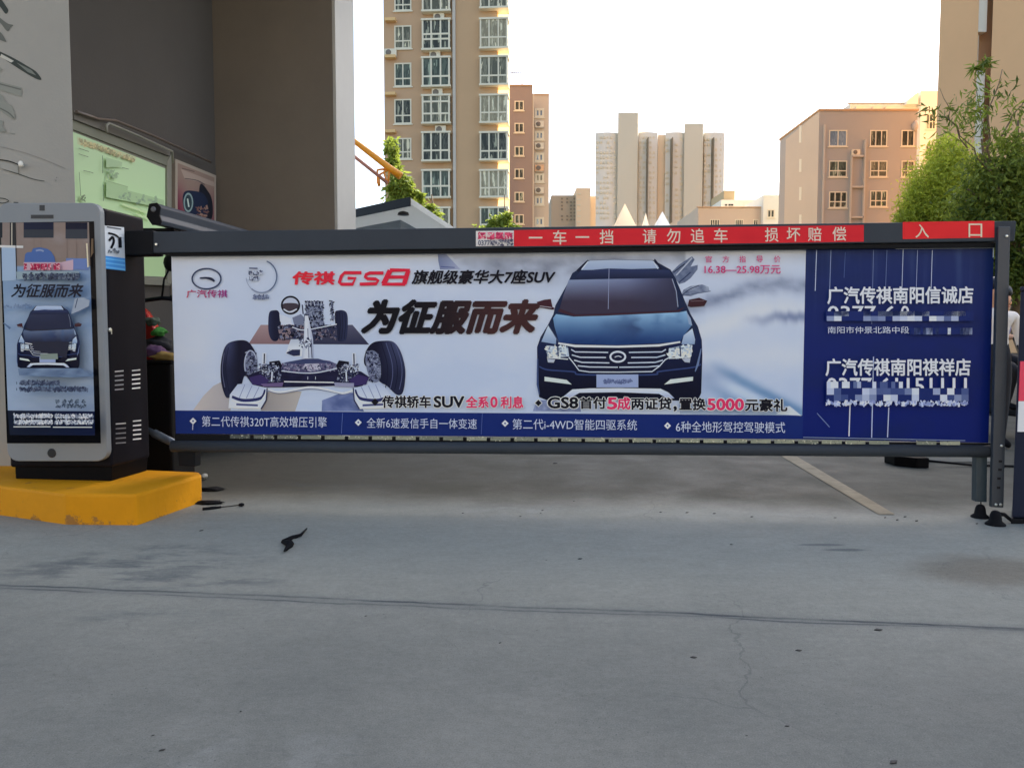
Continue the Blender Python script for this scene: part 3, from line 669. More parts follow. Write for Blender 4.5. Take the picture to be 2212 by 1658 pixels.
a.text('南阳市仲景北路中段', 1788, 705, 1964, 720, (190, 200, 226), 0)
mosaic(1968, 2100, 708, 722, 1, 8, .4)
a.text('0377-61151111', 1786, 816, 2088, 850, WW, .02)
mosaic(1786, 1950, 824, 838, 1, 5, .45); mosaic(1786, 2092, 838, 866, 2, 12, .4)
for i in range(17):
    x = 1784+310*i/17; a.speckle([(x, 866), (x+14, 866), (x+14, 875), (x, 875)], 15, [(196, 206, 230), (150, 164, 204), (110, 124, 176)], 4.2, seed=120+i)
a.build('sheet_lettering', PM, sheet, 'advertising lettering in red, black and white with an oval emblem')

# --- lower rail, slotted strip, posts
b = MB(); gslab(b, [(378, 957), (2142, 968), (2142, 957), (378, 938)], .004, .016, .001)
rail2 = b.build('slotted_strip', M_dark, gate)
a = Art((GP+GN*.004, GN), .0006, .0002)
rd = random.Random(3)
for i in range(31):
    x = 497+i*(2082-497)/31; xe = x+43; t = (x-380)/1760; y = 941.5+t*16; h2 = 3.9
    if i < 3: c = mix((66, 72, 74), (110, 114, 108), i/3)
    elif i == 28: continue
    else: c = mix((98, 104, 98), (132, 136, 124), rd.random())
    a.poly([(x, y-h2), (xe, y-h2+.3), (xe, y+h2+.3), (x, y+h2)], c)
    a.speckle([(x, y-h2), (xe, y-h2), (xe, y+h2), (x, y+h2)], 16 if i < 27 else 6, [(84, 90, 92), (164, 166, 154), (110, 116, 114)], 1.7, seed=i)
a.build('slot_inserts', PM, rail2)
b = MB()
pa, pb = gp(372, 963, .02), gp(2146, 974, .02)
rr = .0365
b.tube([pa, pa+(pb-pa)*.5, pb], rr, 16); b.lathe([(rr*1.02, 0), (rr*1.02, .02), (rr*.5, .035)], pb, (pb-pa).normalized(), 14)
b.build('lower_rail', M_beam, gate)
b = MB(); gslab(b, [(386, 1006), (421, 1008), (421, 965), (384, 962)], .03, .08, .006); b.build('foot_post', M_dark, gate)
b = MB(); gslab(b, [(380, 976), (388, 976), (388, 540), (371, 540)], -.012, .03, .002); b.build('side_stile', M_dark, gate)
b = MB(); gslab(b, [(2107, 1083), (2132, 1084), (2133, 972), (2109, 972)], .015, .05, .005)
hp = b.build('hanging_leg', mat('blue_grey_steel', (36, 48, 58), .4, var=.12, scale=7), gate)
b = MB(); b.tube([gp(2119, 1082, -.01), gp(2119, 1100, -.01)], .003, 6); b.build('cable_tie', M_dark, gate)
b = MB(); gslab(b, [(2142, 1095), (2168, 1096), (2183, 489), (2157, 489)], .075, .03, .004)
ep = b.build('end_post', mat('end_post_steel', (44, 50, 60), .4, var=.1, scale=6), gate)
for u, v in ((2161, 996), (2160, 1014), (2158, 1033), (2157, 1053)):
    b = MB(); gslab(b, quad(u-3.5, v-2.5, u+4, v+2.5), .0765, .004, .0008); b.build('slot_hole', mat('hole_black', (10, 11, 13), .8), ep)
for u, v in ((2151, 1089), (2161, 1089), (2163, 962), (2174, 510)):
    b = MB(); b.lathe([(.008, 0), (.008, .005), (.004, .008)], gp(u, v, .075), GN, 8); b.build('bolt', M_bolt, ep)
b = MB(); gslab(b, [(2140, 981), (2154, 982), (2154, 966), (2140, 966)], .03, .05, .004); b.build('rail_bracket', M_dark, gate)
# rubber stops on the ground under the free end
M_rub = mat('black_rubber', (14, 15, 19), .7, spec=.08)
for (u, v), sc, lb in (((2117, 1117), 1.0, 'small black rubber bell stop directly under the hanging leg of the barrier'), ((2150, 1133), 1.05, 'black rubber bell stop strapped to the foot of the dark blue cabinet')):
    c = H(u, v); t = thing('rubber_stop', c, lb, 'rubber stop', 'rubber bell stops on the ground')
    b = MB(); b.lathe([(r*sc, h*sc) for r, h in ((.05, 0), (.05, .006), (.032, .022), (.027, .055), (.02, .072), (.008, .078))], c, n=18); b.build('bell', M_rub, t)
    if u > 2130:
        b = MB(); q = H(2196, 1128); b.tube([c+Vector((.02, 0, .06)), c+Vector((.06, .02, .055)), c+(q-c)*.75+Vector((0, 0, .015)), q+Vector((.02, 0, .012))], [.012, .011, .01, .01], 8); b.build('strap', M_rub, t)

# ------------------------------------------------------------------ cabinet of the neighbouring lane, right edge
c0 = H(2185, 1130); cab = thing('barrier_cabinet', c0, 'dark navy metal cabinet with a red and white band at the right edge', 'cabinet')
M_navy = mat('navy_enamel', (22, 28, 46), .4, var=.08, spec=.12)
CX = c0.x
ft = lambda e: [(CX-e, c0.y-e), (CX+.34+e, c0.y-e), (CX+.34+e, c0.y+.3+e), (CX+.215-e, c0.y+.3+e)]
b = MB(); b.prism(ft(0), .03, 1.31, .012); b.build('casing', M_navy, cab)
b = MB(); b.prism(ft(.012), 0, .028, .004); b.build('base_plate', M_dark, cab)
b = MB(); b.prism(ft(.008), 1.312, 1.335, .006); b.build('lid', M_navy, cab)
cz0 = lambda v: P(2200, v, c0.y).z
b = MB(); b.box(CX+.012, CX+.33, c0.y-.004, c0.y+.001, cz0(932), cz0(866)); b.build('white_band', mat('reflective_white', (178, 184, 198), .4), cab)
b = MB(); b.box(CX+.012, CX+.33, c0.y-.004, c0.y+.001, cz0(865.6), cz0(780)); b.build('red_band', mat('reflective_red', (196, 52, 84), .4), cab)

# ------------------------------------------------------------------ yellow island
KH = .177
gp_ = [H(-260, 1092), H(0, 1112), H(143, 1132.5), H(297, 1134), H(380, 1104), H(437, 1083)]
back = [gp_[-1]+Vector((-.05, .09, 0)), gp_[-1]+Vector((-1.5, .42, 0)), gp_[0]+Vector((0, 1.1, 0))]
pts = gp_+back
b = MB(); b.prism([(p.x, p.y) for p in pts], -.02, KH, .018)
def yellow_mat():
    m = mat('yellow_kerb_paint', (164, 113, 8), .65, spec=.2, var=.10, scale=4, bump=.25, bscale=30)
    N = m.node_tree.nodes; L = m.node_tree.links; bs = N['Principled BSDF']
    src = bs.inputs['Base Color'].links[0].from_socket
    n = N.new('ShaderNodeTexNoise'); n.inputs['Scale'].default_value = 9; n.inputs['Detail'].default_value = 9; n.inputs['Roughness'].default_value = .7
    tc = N.new('ShaderNodeTexCoord'); L.new(tc.outputs['Object'], n.inputs['Vector'])
    r = N.new('ShaderNodeMapRange'); r.inputs[1].default_value = .62; r.inputs[2].default_value = .69
    sz = N.new('ShaderNodeSeparateXYZ'); L.new(tc.outputs['Object'], sz.inputs[0])
    ft_ = N.new('ShaderNodeMapRange'); ft_.inputs[1].default_value = 0; ft_.inputs[2].default_value = .07; ft_.inputs[3].default_value = .12; ft_.inputs[4].default_value = 0; L.new(sz.outputs[2], ft_.inputs[0])
    ad = N.new('ShaderNodeMath'); ad.operation = 'ADD'; L.new(n.outputs[0], ad.inputs[0]); L.new(ft_.outputs[0], ad.inputs[1]); L.new(ad.outputs[0], r.inputs[0])
    x = N.new('ShaderNodeMix'); x.data_type = 'RGBA'
    ia, ib = [s for s in x.inputs if s.type == 'RGBA']; L.new(src, ia); ib.default_value = (*alb((120, 86, 44)), 1)
    L.new(r.outputs[0], x.inputs['Factor']); L.new([s for s in x.outputs if s.type == 'RGBA'][0], bs.inputs['Base Color'])
    return m
b.build('yellow_island', yellow_mat(), None, 'bright yellow painted concrete island under the phone shaped kiosk', 'traffic island')

# ------------------------------------------------------------------ phone shaped kiosk
PH = R(7.2); E1 = Vector((math.cos(PH), -math.sin(PH), 0)); E2 = Vector((math.sin(PH), math.cos(PH), 0))
kb = H(228, 1040, KH)                                   # near right corner of the body on the island
KN = -E2
KF = kb - E2*.035                                        # plane of the silver front
def kp(u, v, off=0): return PL(u, v, KF+KN*off, KN)
kiosk = thing('display_kiosk', kb, 'tall silver and black phone shaped advertising kiosk on the yellow island', 'kiosk')
M_silver = mat('silver_frame', (104, 110, 120), .42, metal=.0, var=.03, spec=.15)
def rrect(x0, y0, x1, y1, r0, r1, lean0=0, lean1=0, n=6):
    o = []
    for cx, cy, a0, r in ((x0+r1, y1-r1, 90, r1), (x1-r1, y1-r1, 0, r1), (x1-r0, y0+r0, -90, r0), (x0+r0, y0+r0, 180, r0)):
        for k in range(n+1):
            a = R(a0 + (90-90*k/n if True else 0)); o.append((cx+r*math.cos(a), cy+r*math.sin(a)))
    f = lambda x, y: x + (lean0+(lean1-lean0)*(x-x0)/(x1-x0))*(y-y0)/(y1-y0)
    return [(f(x, y), y) for x, y in o]
# front frame (a little proud of the body), with the screen set in it
fr = rrect(-4, 438, 215, 996, 20, 24, 20, 17)
b = MB(); aa = [kp(u, v, .0) for u, v in fr]; b.hexa(aa, [p+E2*.045 for p in aa], .008, 3); b.build('front_frame', M_silver, kiosk)
# body
q = [kp(u, v) + E2*.046 for u, v in ((8, 1012), (231, 1012), (214, 446), (-2, 446))]
bodyD = .40
b = MB(); b.hexa(q, [p+E2*bodyD for p in q], .022, 4); b.build('body', mat('black_kiosk_steel', (15, 15, 22), .42, var=.12, spec=.07), kiosk)
q2 = [kp(u, v) + E2*.06 for u, v in ((18, 1043), (226, 1041), (229, 1006), (16, 1006))]
q2[0].z = q2[1].z = KH
b = MB(); b.hexa(q2, [p+E2*(bodyD-.03) for p in q2], .004); b.build('plinth', mat('black_plinth', (8, 8, 11), .5, spec=.06), kiosk)
# glass and picture
KP = (KF, KN)
a = Art(KP, .0015, .0002)
a.poly([(-2, 481), (203, 478), (218, 957), (15, 957)], (10, 11, 16))
scr = lambda s, t: ((2+(188-2)*s)+(17-2)*t + (201-188)*s*t-((17-2)*s*t-0)*.2, 482+t*458)
def pic(x, y):
    c = mix((104, 126, 160), (126, 144, 174), (y-640)/250) if y > 575 else (108, 98, 98)  # upper tan area is a painted reflection in the glass
    c = mix(c, (150, 166, 192), .3*max(0, nzz(x, y, .01)))
    if y > 575: c = mix(c, (92, 118, 160), .6*max(0, (x-130)/70)*max(0, 1-abs(y-640)/110))
    return c
a.grid((1, 481), (192, 480), (204, 888), (17, 886), 60, 110, pic)
cp = lambda pts: [Z7(*p) for p in pts]
# glass reflection painted into the screen top: building front with dark windows
for x0, y0, x1, y1, c in ((0, 95, 30, 290, (26, 28, 36)), (125, 95, 200, 390, (36, 36, 40)), (300, 95, 680, 185, (16, 24, 48)), (300, 185, 680, 290, (40, 46, 58)), (832, 95, 1110, 180, (14, 20, 40)), (832, 180, 1110, 300, (44, 50, 62))):
    a.poly(cp([(x0, y0), (x1, y0), (x1, y1), (x0, y1)]), c)
a.poly(cp([(20, 410), (195, 415), (205, 830), (28, 835)]), lambda x, y: (128, 148, 178), sub=6); a.line(cp([(0, 398), (295, 405)]), 5, (170, 172, 180)); a.line(cp([(195, 100), (212, 800)]), 1.6, (26, 28, 36)); a.line(cp([(150, 100), (150, 385)]), 2.4, (150, 146, 142))
for x in (432, 520, 850, 970): a.line(cp([(x, 300), (x, 560)]), .8, (100, 90, 90))
a.poly(cp([(305, 605), (320, 500), (345, 475), (400, 470), (420, 425), (500, 410), (600, 430), (650, 465), (690, 530), (705, 605)]), lambda x, y: (58, 84, 140), sub=6); a.line(cp([(455, 455), (510, 445), (555, 462)]), 3.4, (112, 126, 160), True)
a.poly(cp([(838, 548), (1108, 552), (1125, 700), (840, 690)]), (84, 104, 156)); a.poly(cp([(300, 600), (780, 600), (930, 565), (930, 700), (300, 705)]), (156, 136, 156))
for i, x in enumerate((305, 385, 430, 470, 520, 560, 610, 680, 725)): a.poly(cp([(x, 618), (x+36, 618), (x+36, 696), (x, 696)]), (150, 36, 74)); a.speckle(cp([(x, 618), (x+36, 618), (x+36, 696), (x, 696)]), 9, [(196, 150, 170), (120, 24, 60)], 2.4, seed=i)
a.line(cp([(1102, 360), (1118, 665)]), 3, (196, 190, 172)); a.poly(cp([(1160, 300), (1185, 300), (1185, 480), (1150, 540)]), (86, 72, 60))
a.poly(cp([(205, 720), (1005, 715), (1010, 815), (215, 815)]), (116, 134, 150))
for i, x in enumerate((295, 370, 450, 525, 612, 690, 745, 815, 850, 890, 935, 960)): a.speckle(cp([(x, 750), (x+48, 750), (x+48, 812), (x, 812)]), 24, [(30, 38, 58), (50, 60, 84), (80, 92, 112)], 4, seed=60+i)
a.text('为征服而来', *Z7(165, 878), *Z7(1050, 1042), (14, 18, 34), .04, .3)
a.poly(cp([(900, 1270), (950, 1060), (1060, 1045), (1140, 1085), (1130, 1160), (1030, 1210)]), lambda x, y: (124, 136, 158), sub=6); a.line(cp([(955, 1180), (985, 1060)]), 2, (50, 62, 90)); a.line(cp([(900, 1265), (1000, 1225), (1130, 1160)]), 2, (70, 84, 112), True); a.line(cp([(45, 1370), (130, 1440)]), [2, 5], (74, 94, 128)); a.speckle(cp([(40, 1145), (410, 1140), (410, 1175), (40, 1178)]), 60, [(84, 104, 138), (98, 116, 148)], 3, seed=77)
# the same car, smaller
mx = lambda x: 213+(x-932)*(1040-213)/(2121-932)
ny0, ny1 = 796*1.0, 959*1.0
def cvk(x, y):
    k = 2212/2668; return ((mx(x)/4.875)*k, (796+(y-310)*(959-796)/(1290-310))*k)
oldcv = a.cv; a.cv = cvk; car(a, True); a.cv = oldcv
a.poly([Z8(*p) for p in ((190, 440), (860, 440), (980, 520), (780, 538), (500, 530), (200, 515))], lambda x, y: mix((66, 84, 116), (104, 124, 156), .5+.8*nzz(x, y, .05)), sub=8)
a.poly([Z8(*p) for p in ((330, 160), (730, 160), (700, 330), (360, 250))], (26, 31, 50)); a.poly([Z8(*p) for p in ((425, 290), (605, 285), (612, 345), (425, 345))], (104, 118, 118))
for y, x0, x1 in ((595, 215, 660), (660, 210, 945)):
    n = int((x1-x0)/38)
    for i in range(n): a.speckle([Z8(x0+i*38, y-19), Z8(x0+i*38+30, y-19), Z8(x0+i*38+30, y+19), Z8(x0+i*38, y+19)], 20, [(36, 44, 70), (56, 66, 92), (84, 96, 122)], 3.2, seed=i+y)
    a.line([Z8(175, y-12), Z8(176, y+14)], 1.4, (40, 50, 76))
for i in range(5): a.speckle([Z8(592+i*68, 772), Z8(626+i*68, 772), Z8(626+i*68, 806), Z8(592+i*68, 806)], 14, [(50, 62, 84), (84, 98, 120)], 3, seed=i+300)
a.speckle([Z8(592, 825), Z8(902, 825), Z8(902, 850), Z8(592, 850)], 110, [(50, 62, 84), (70, 82, 106), (110, 126, 150)], 3, seed=310)
a.grid((16.5, 886), (204, 888), (205, 940), (21, 939), 8, 6, lambda x, y: mix((22, 28, 44), (18, 26, 56), (x-20)/180))
for y in (945, 1008):
    for i, x in enumerate(range(148, 965, 31)):
        if 530 < x < 565: continue
        a.speckle([Z8(x, y-19), Z8(x+27, y-19), Z8(x+27, y+19), Z8(x, y+19)], 16, [(156, 166, 186), (96, 106, 130), (190, 196, 210)], 2.8, seed=x+y)
a.line([Z8(142, 1056), Z8(532, 1056)], 2, (206, 212, 222)); a.line([Z8(558, 1060), Z8(970, 1061)], 2, (206, 212, 222))
a.build('screen', print_mat('screen_glass', .08, spec=.07), kiosk, 'black glass screen showing a dark car with the words 为征服而来')
b = MB(); b.lathe([(.028, 0), (.028, .002), (.024, .003)], kp(112, 978, .0), KN, 28); b.build('home_button', mat('button_black', (12, 12, 16), .4), kiosk)
b = MB()
for pts in (quad(85, 443, 96, 455), quad(66.5, 464, 115, 472)):
    p = [kp(u, v, .002) for u, v in pts]; b.hexa(p, [x+E2*.004 for x in p], .0008)
b.build('sensor_slot', mat('button_black', (12, 12, 16), .4), kiosk)
# side panel details
SP = (kp(231, 1012)+E2*.046, E1)
# true side plane: through the body's right face
r0 = kp(231, 1012)+E2*.046; r1 = kp(214, 446)+E2*.046
SN = (E2.cross((r1-r0).normalized())).normalized()
if SN.x < 0: SN = -SN
SP = (r0, SN)
a = Art(SP, .0012, .0004)
a.poly([(225, 487), (268, 491), (270, 558), (226, 552)], (158, 166, 182)); a.poly([(226, 552), (270, 558), (271, 585), (226, 580)], (52, 116, 184))
for i in range(3): a.line([(226, 558+i*9), (270, 564+i*9)], 3, (84, 150, 206))
a.line([(231, 490), (262, 495)], 3, (74, 80, 92), True)
a.line([(234, 503), (248, 507), (256, 512)], 4, (18, 20, 28), True); a.line([(236, 520), (243, 512), (246, 522), (240, 536)], 5, (18, 20, 28), True); a.line([(259, 512), (260, 535)], 7, (18, 20, 28))
for x in (237, 247, 255): a.speckle([(x-3, 538), (x+4, 538), (x+4, 546), (x-3, 546)], 8, [(80, 88, 102)], 2.4, seed=x)
a.build('instruction_sticker', PMG, kiosk, 'white and blue instruction sticker')
for x0, x1, y0, n, dy, c in ((248, 267, 801, 5, 9.8, (120, 122, 132)), (285, 303, 799, 5, 9.6, (186, 188, 196)), (250, 272, 914, 5, 10.4, (96, 98, 108)), (287, 305, 908, 5, 9.8, (170, 172, 182))):
    a = Art(SP, .0012, .0003)
    for i in range(n): a.poly([(x0, y0+i*dy), (x1, y0-1.5+i*dy-.3), (x1, y0+1+i*dy), (x0, y0+2.6+i*dy)], c if i else (150, 152, 160))
    a.build('vent_slots', PM, kiosk)
b = MB(); c = PL(236, 712, *SP); b.lathe([(.013, 0), (.013, .006), (.009, .012)], c, SN, 14); b.box(-.003, .003, -.014, .014, 0, .003, 0, Matrix.Translation(c+SN*.013+Vector((0, 0, -.012))) @ SN.to_track_quat('Z', 'Y').to_matrix().to_4x4())
b.build('lock', M_bolt, kiosk)

# ------------------------------------------------------------------ gatehouse on the left: white pier, dark wall with boards, brown pier
M_white = mat('white_render', (124, 125, 127), .8, spec=.15, var=.05, scale=1.5, bump=.15, bscale=60)
M_brown = mat('brown_grey_tile', (85, 80, 76), .6, spec=.2, var=.10, scale=1.2, bump=.1, bscale=25)
M_wall = mat('dark_grey_plaster', (67, 64, 64), .85, spec=.12, var=.06, scale=1.3, bump=.15, bscale=40)
TOP = 5.4
# white pier
wp0 = P(165, 500, 5.25); wx = wp0.x
pier = thing('white_pier', (wx-.6, 5.25, 0), 'white rendered pier with loose ink brush strokes, behind the kiosk', 'pier')
b = MB(); b.prism([(wx-1.6, 5.25), (wx, 5.25), (wx-.36, 5.8), (wx-1.6, 5.8)], 0, TOP, .01); b.build('shaft', M_white, pier)
WPL = (Vector((wx, 5.25, 0)), Vector((0, -1, 0)))
a = Art(WPL, .0015, .0003); k3 = lambda x, y: Z1(x, y)
G1, G2, G3 = (44, 50, 50), (78, 82, 82), (108, 112, 112); BK = (24, 27, 27)
S2 = lambda pts: [Z1(*p) for p in pts]
a.poly(S2([(-60, 345), (0, 372), (100, 420), (220, 490), (265, 522), (298, 572), (255, 566), (150, 505), (0, 408), (-60, 380)]), G1, sm=True); a.poly(S2([(10, 390), (100, 440), (80, 452), (0, 410)]), (150, 152, 152)); a.poly(S2([(120, 452), (225, 505), (262, 545), (200, 520)]), (92, 98, 98))
a.poly(S2([(-40, -40), (10, 0), (45, 48), (60, 78), (40, 100), (0, 50), (-40, 20)]), G1, sm=True); a.poly(S2([(-50, 90), (0, 130), (55, 170), (95, 182), (75, 200), (60, 225), (40, 215), (0, 165), (-50, 140)]), G2, sm=True); a.poly(S2([(-40, 215), (10, 240), (44, 300), (10, 292), (-40, 270)]), G2, sm=True)
a.poly(S2([(-40, 570), (0, 588), (158, 632), (156, 698), (60, 668), (-40, 640)]), G3); a.line(S2([(-20, 600), (150, 645)]), 3, G2); a.poly(S2([(-30, 460), (20, 500), (0, 520), (-30, 510)]), G3)
a.poly(S2([(-40, 670), (20, 690), (40, 735), (90, 770), (108, 855), (60, 840), (-10, 790), (-40, 790)]), G3, sm=True); a.line(S2([(0, 780), (60, 812), (100, 850)]), 3, G2, True)
a.poly(S2([(-30, 860), (25, 870), (20, 905), (45, 945), (-30, 950)]), G3); a.line(S2([(-20, 946), (110, 965)]), 1.2, G3)
a.line(S2([(-20, 1052), (160, 1095), (330, 1155), (470, 1214)]), .9, (104, 104, 106), True); a.line(S2([(-20, 1148), (70, 1162), (165, 1200)]), 2.4, BK, True); a.line(S2([(-20, 1200), (130, 1252), (240, 1290), (320, 1304)]), [2.4, 1.6, 1.2], G1, True)
a.poly(S2([(-20, 1155), (132, 1195), (130, 1248), (-20, 1205)]), (122, 124, 126)); a.line(S2([(-20, 1425), (30, 1430), (62, 1448), (20, 1462), (-20, 1455)]), 1.6, BK, True); a.line(S2([(98, 1457), (132, 1459)]), 2, BK); a.speckle(S2([(395, 1275), (412, 1275), (412, 1305), (395, 1305)]), 5, [G2], 1.5)
a.build('brush_strokes', PM, pier, 'dark ink brush strokes')
b = MB(); c = P(45, 355, 5.22); b.blob(c, (.016, .02, .022), 1, .3, 2); b.build('wall_hook', mat('white_plastic', (196, 198, 200), .4), pier)
# wall running back
WX = lambda Y: -3.02+.1263*(Y-8)
w0, w1 = Vector((WX(5.75), 5.75, 0)), Vector((WX(8.3), 8.3, 0)); WD = (w1-w0).normalized(); WN = Vector((WD.y, -WD.x, 0))
wall = thing('gatehouse_wall', w0, 'dark plaster gatehouse wall carrying the green notice board', 'wall')
b = MB(); f4 = [w0, w1, w1+Vector((0, 0, TOP)), w0+Vector((0, 0, TOP))]; b.hexa(f4, [p-WN*.3 for p in f4], .004); b.build('wall_panel', M_wall, wall)
WPn = (w0, WN)
def wq(pts, off=0.0): return [PL(u, v, w0+WN*off, WN) for u, v in pts]
# brown pier
bx0, bx1 = P(474, 600, 8.0).x, P(725, 600, 8.0).x
bp_ = thing('brown_pier', ((bx0+bx1)/2, 8, 0), 'broad brown grey gatehouse pier with a pale right flank', 'pier')
p0, p1 = Vector((bx0-.05, 8.0, 0)), Vector((bx1, 8.0, 0)); p2 = p1+Vector((.072, .57, 0)); p3 = p0+Vector((.072, .57, 0))
b = MB(); b.prism([(p.x, p.y) for p in (p0, p1-Vector((.004, 0, 0)), p2-Vector((.004, 0, 0)), p3)], 0, TOP, .006); b.build('shaft', M_brown, bp_)
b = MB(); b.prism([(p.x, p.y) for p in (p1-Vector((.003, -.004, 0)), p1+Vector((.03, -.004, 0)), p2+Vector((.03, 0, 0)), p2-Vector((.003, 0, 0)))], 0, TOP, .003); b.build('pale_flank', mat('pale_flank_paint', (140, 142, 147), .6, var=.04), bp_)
# unseen roof added above the frame, set low to darken the walls
b = MB(); b.box(-9, -1.0, 3.9, 9.5, TOP, TOP+.3, .02)
b.build('gatehouse_shade_roof', M_white, None, 'unseen flat roof added over the gatehouse to shade its walls', 'roof')
# notice board
nb = thing('notice_board', wq([(270, 420)])[0], 'pale green notice board with faded lettering under a grey hood', 'notice board')
def board(parent, name, pts, off, thick, m, bev=.003):
    f = wq(pts, off); b = MB(); b.hexa(f, [p-WN*thick for p in f], bev); return b.build(name, m, parent)
M_alu = mat('aluminium_frame', (104, 104, 100), .4, var=.05)
M_hood = mat('hood_grey', (82, 80, 78), .5, var=.06)
# panel: right edge at px 361, left edge behind the pier; lower edge hidden by the kiosk
board(nb, 'panel', [(120, 596), (361, 606), (361, 358), (120, 263)], .04, .04, M_alu)
a = Art((w0+WN*.04, WN), .0008, .0002)
GRN = lambda x, y: mix((150, 172, 146), (160, 188, 150), (y-300)/260)
a.grid((120, 270), (357, 364), (357, 598), (120, 588), 20, 16, GRN)
LB = lambda pts: [Z1(*p) for p in pts]
a.poly(LB([(556, 985), (980, 1130), (970, 1172), (556, 1036)]), (156, 164, 138)); 
for i in range(13): x = 570+i*31; y = 992+(x-556)*.345; a.speckle(LB([(x, y), (x+24, y+8), (x+24, y+46), (x, y+38)]), 16, [(128, 124, 104), (140, 136, 112), (168, 160, 128)], 3, seed=i)
for l in ([(566, 1067), (640, 1092)], [(566, 1108), (636, 1130)], [(600, 1228), (640, 1236), (672, 1247)], [(880, 1206), (926, 1218)]): a.line(LB(l), 1.1, (72, 84, 70))
for l in ([(738, 1120), (738, 1248)], [(745, 1330), (745, 1446)], [(570, 1238), (582, 1410)]): a.line(LB(l), 1.1, (84, 98, 84))
a.poly(LB([(764, 1132), (880, 1168), (876, 1200), (764, 1206)]), (138, 160, 134)); a.poly(LB([(764, 1300), (920, 1345), (918, 1370), (1180, 1440), (1180, 1500), (764, 1420)]), (138, 162, 132)); a.speckle(LB([(860, 1370), (1150, 1430), (1150, 1490), (860, 1440)]), 50, [(110, 130, 116), (124, 146, 126)], 5, seed=3)
a.line(LB([(764, 1300), (920, 1345)]), .8, (110, 128, 106)); a.line(LB([(880, 1470), (1060, 1530)]), 5, (172, 194, 156)); a.line(LB([(980, 1540), (1080, 1580)]), 4, (172, 194, 156)); a.speckle(LB([(770, 1220), (850, 1240), (850, 1285), (770, 1270)]), 30, [(124, 144, 122)], 4, seed=8); a.speckle(LB([(575, 1400), (612, 1405), (612, 1450), (575, 1445)]), 20, [(96, 110, 92)], 2.4, seed=12)
a.build('notice_print', PM, nb, 'pale green sheet with faded headings')
board(nb, 'upper_rail', [(120, 265), (368, 361), (368, 340), (120, 243)], .055, .05, mat('board_rail', (96, 98, 92), .45))
board(nb, 'lower_rail', [(120, 606), (368, 617), (368, 604), (120, 592)], .055, .05, M_alu)
board(nb, 'side_rail', [(361.5, 612), (371, 614), (371, 331), (361.5, 349)], .06, .06, M_alu)
board(nb, 'hood', [(160, 258), (368, 338), (368, 322), (160, 238)], .075, .07, M_hood)
b = MB(); pth = [(231, 287), (230, 270), (236, 267), (300, 294), (372, 327), (374, 352)]
b.tube(wq(pth, .12), .011, 8); b.build('hood_bracket', M_alu, nb)
b = MB(); b.tube(wq([(165, 241), (212, 257), (250, 261), (330, 293), (455, 350)], .1), .012, 8); b.build('hood_tube', mat('hood_tube', (92, 84, 82), .35, metal=.4), nb)
# framed poster
ps = thing('framed_poster', wq([(425, 420)])[0], 'framed poster with a dark round lens shape on a pink ground, beside the notice board', 'poster')
board(ps, 'frame', [(379, 640), (467, 640), (467, 379), (379, 343)], .05, .05, mat('poster_frame', (126, 118, 112), .4))
a = Art((w0+WN*.05, WN), .0008, .0002)
def pk(x, y): return mix(mix((112, 96, 92), (100, 60, 70), (y-400)/90), (84, 24, 48), max(0, 1-(x-384)/20)*max(0, (y-380)/80))
a.grid((384, 352), (463, 384), (463, 636), (384, 636), 14, 24, pk)
a.poly(LB([(1300, 1215), (1540, 1310), (1545, 1345), (1440, 1310), (1330, 1290)]), (130, 116, 112)); a.line(LB([(1330, 1285), (1420, 1300), (1475, 1330)]), 2, (70, 62, 66), True); a.line(LB([(1310, 1212), (1400, 1236)]), 1.4, (60, 50, 52))
a.poly(LB([(1440, 1330), (1500, 1380), (1528, 1450), (1528, 1560), (1480, 1620), (1430, 1560)]), (22, 24, 34), sm=True)
a.poly(LB([(1330, 1380), (1400, 1375), (1470, 1400), (1500, 1480), (1480, 1590), (1400, 1600), (1340, 1540), (1315, 1450)]), (24, 32, 54), sm=True)
a.ell(*LB([(1356, 1458)])[0], 10.5, 21, (104, 122, 128)); a.ell(*LB([(1356, 1458)])[0], 7.5, 17, (40, 52, 62)); a.line(LB([(1350, 1430), (1360, 1490)]), 3, (150, 164, 166))
a.speckle(LB([(1420, 1480), (1500, 1490), (1480, 1600), (1410, 1590)]), 40, [(92, 66, 66), (54, 40, 52), (120, 96, 88)], 4, seed=3)
a.build('poster_print', PM, ps)

# folded arm of a second barrier behind the kiosk
fa = thing('folded_barrier_arm', P(330, 500, 5.6), 'dark slate barrier arm lying folded back above the beam, next to the kiosk', 'barrier arm')
M_slate = mat('slate_arm', (46, 53, 66), .4, spec=.18, var=.05)
endp = P(333, 462, 5.7); AD = Vector((math.sin(R(7.2)), math.cos(R(7.2)), 0))
ex = Vector((AD.y, -AD.x, 0))
prof = [(-.05, -.02), (-.028, .068), (.03, .075), (.055, .045), (.045, -.01), (.06, -.05), (.05, -.078), (-.01, -.078), (-.03, -.05)]
b = MB(); f = [endp+ex*x+Vector((0, 0, z)) for x, z in prof]; b.hexa(f, [p+AD*2.6 for p in f], .006); b.build('arm_profile', M_slate, fa)
b = MB(); f = [endp-AD*.014+ex*x*1.05+Vector((0, 0, z*1.05)) for x, z in prof]; b.hexa(f, [p+AD*.012 for p in f], .003); b.build('end_cap', M_dark, fa)
b = MB(); b.lathe([(.02, 0), (.02, .006), (.012, .01)], endp-AD*.014+Vector((.005, 0, .03)), -AD, 12); b.build('cap_screw', mat('slate_screw', (76, 82, 92), .4), fa)
c = endp+AD*.25; b = MB(); b.box(c.x-.52, c.x-.33, c.y-.1, c.y+.1, 0, c.z-.1, .01); b.build('pedestal', M_dark, fa)
